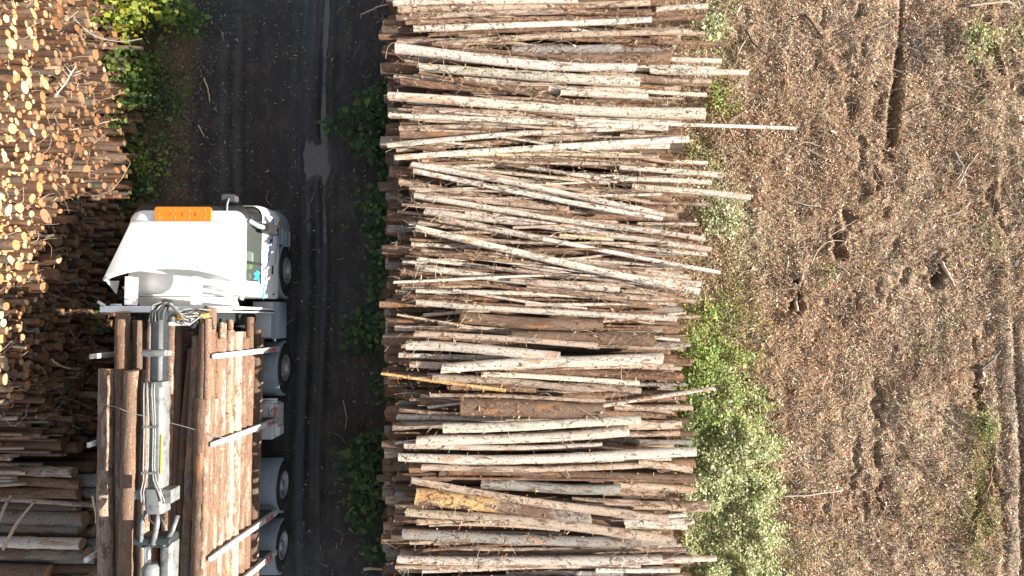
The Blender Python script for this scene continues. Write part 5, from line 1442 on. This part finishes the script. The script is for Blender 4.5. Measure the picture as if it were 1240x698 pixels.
# ------------------------------------------------------------------ single branches one can point at
def branch(pix, r, tone, label, z0=.05, name='branch', stubs=0, zs=None):
    pts = []
    for i, (a, b) in enumerate(pix):
        zz = (zs[i] if zs else z0)
        x, y = P(a, b, zz); 
        pts.append((x, y, (float(terrain(x, y)) if zs is None else 0) + zz))
    pts = np.array(pts); t0 = np.linspace(0, 1, len(pts)); t = np.linspace(0, 1, 10)
    q = np.stack([np.interp(t, t0, pts[:, i]) for i in range(3)], 1)
    q[1:-1] += rs4.normal(0, r * .25, (8, 3))
    c = (*TONE[tone][0], 1)
    root = empty(name, tuple(q[5]), label, 'branch')
    m = MB(); m.tube(q, r * np.linspace(1, .6, 10), 8, 0, c); m.build('stem', TWIG, root)
    for k in range(stubs):
        i = 2 + rs4.integers(6); d = q[i + 1] - q[i]; d /= np.linalg.norm(d); n = np.cross(d, (0, 0, 1)) * rs4.choice((-1, 1)) + d * .6 + np.array((0, 0, .3))
        e = q[i] + n * rs4.uniform(.12, .3); m = MB(); m.tube(np.array([q[i], (q[i] + e) / 2 + rs4.normal(0, .01, 3), e]), [r * .5, r * .35, r * .15], 5, 0, c); m.build('side_twig', TWIG, root)
branch([(965, 377), (968, 355), (971, 331)], .05, 'P', 'pale straight stick with a deep shadow in the middle of the clearing', .1)
branch([(1138, 316), (1148, 332), (1157, 347)], .05, 'P', 'pale stick on the rim of a dark hole in the clearing', .1)
branch([(942, 601), (975, 599), (1019, 593)], .022, 'W', 'long pale twig lying flat low in the clearing', .05)
branch([(1006, 596), (1006, 610), (1005, 624)], .018, 'P', 'short twig at right angles to the long pale twig', .05)
branch([(905, 460), (935, 462), (964, 465)], .025, 'B', 'brown stick pointing out of the weeds', .06)
branch([(903, 36), (912, 50), (922, 62), (936, 74)], .022, 'K', 'dark curved branch beside the top logs', .08, stubs=3)
branch([(893, 66), (904, 46), (912, 30)], .02, 'P', 'pale twig crossing near the dark curved branch', .08)
branch([(862, 120), (878, 150), (894, 182)], .035, 'B', 'brown branch leaning under the long pole', .22)
branch([(975, 17), (985, 30), (998, 47)], .03, 'K', 'dark stick in a small hollow near the top', .06)
branch([(1155, 183), (1164, 196), (1171, 206)], .03, 'G', 'grey thick stick near the far rut', .06)
branch([(1160, 226), (1172, 204), (1184, 186)], .02, 'W', 'thin pale stick crossing beside the grey thick one', .06)
branch([(1170, 8), (1195, 5), (1222, 2)], .035, 'P', 'tan stick at the top of the clearing', .08)
branch([(1192, 450), (1203, 437), (1214, 425)], .03, 'G', 'grey stick leaning at the far wheel rut', .08)
branch([(1143, 500), (1152, 508), (1166, 519)], .016, 'P', 'thin stick near the vivid green plant', .05)
branch([(1098, 552), (1112, 562), (1128, 575)], .02, 'B', 'brown twig low on the far side of the clearing', .06)
branch([(1194, 596), (1198, 580), (1203, 565)], .035, 'B', 'reddish broken branch by the lower end of the far rut', .08)
branch([(1055, 590), (1050, 560), (1040, 530)], .012, 'P', 'very thin straight twig in the line of tracks', .05)
branch([(247, 94), (252, 110), (254, 124)], .02, 'Y', 'orange splinter lying on the dark road', .03)
branch([(240, 152), (244, 160), (247, 166)], .018, 'Y', 'short yellow splinter at the road edge', .03)
branch([(415, 485), (420, 505), (418, 520)], .016, 'P', 'tan curved splinter on the road beside the load', .03)
branch([(440, 690), (450, 689), (470, 690)], .04, 'Y', 'yellow board end beside the lowest log ends', .15)
branch([(437, 18), (458, 8), (482, 2)], .014, 'W', 'pale bare twig at the top corner of the middle stack', zs=[.9, 1.6, 2.5], stubs=4)
branch([(88, 22), (108, 40), (124, 48), (150, 51), (172, 47)], .014, 'G', 'bare grey branch hanging from the tall stack over the verge', zs=[2.0, 1.7, 1.4, 1.2, 1.1], stubs=7)
branch([(66, 118), (80, 100), (92, 80)], .016, 'W', 'pale bare branch lying against the upper log ends', zs=[2.5, 2.5, 2.4], stubs=9)
branch([(72, 160), (100, 155), (140, 145)], .012, 'P', 'thin tan twig reaching from the log ends to the verge', zs=[2.0, 1.5, 1.0], stubs=3)
branch([(62, 435), (72, 443), (85, 447)], .02, 'Y', 'pale splinter lying in the truck shadow on the tall stack', zs=[2.4, 2.3, 2.2])
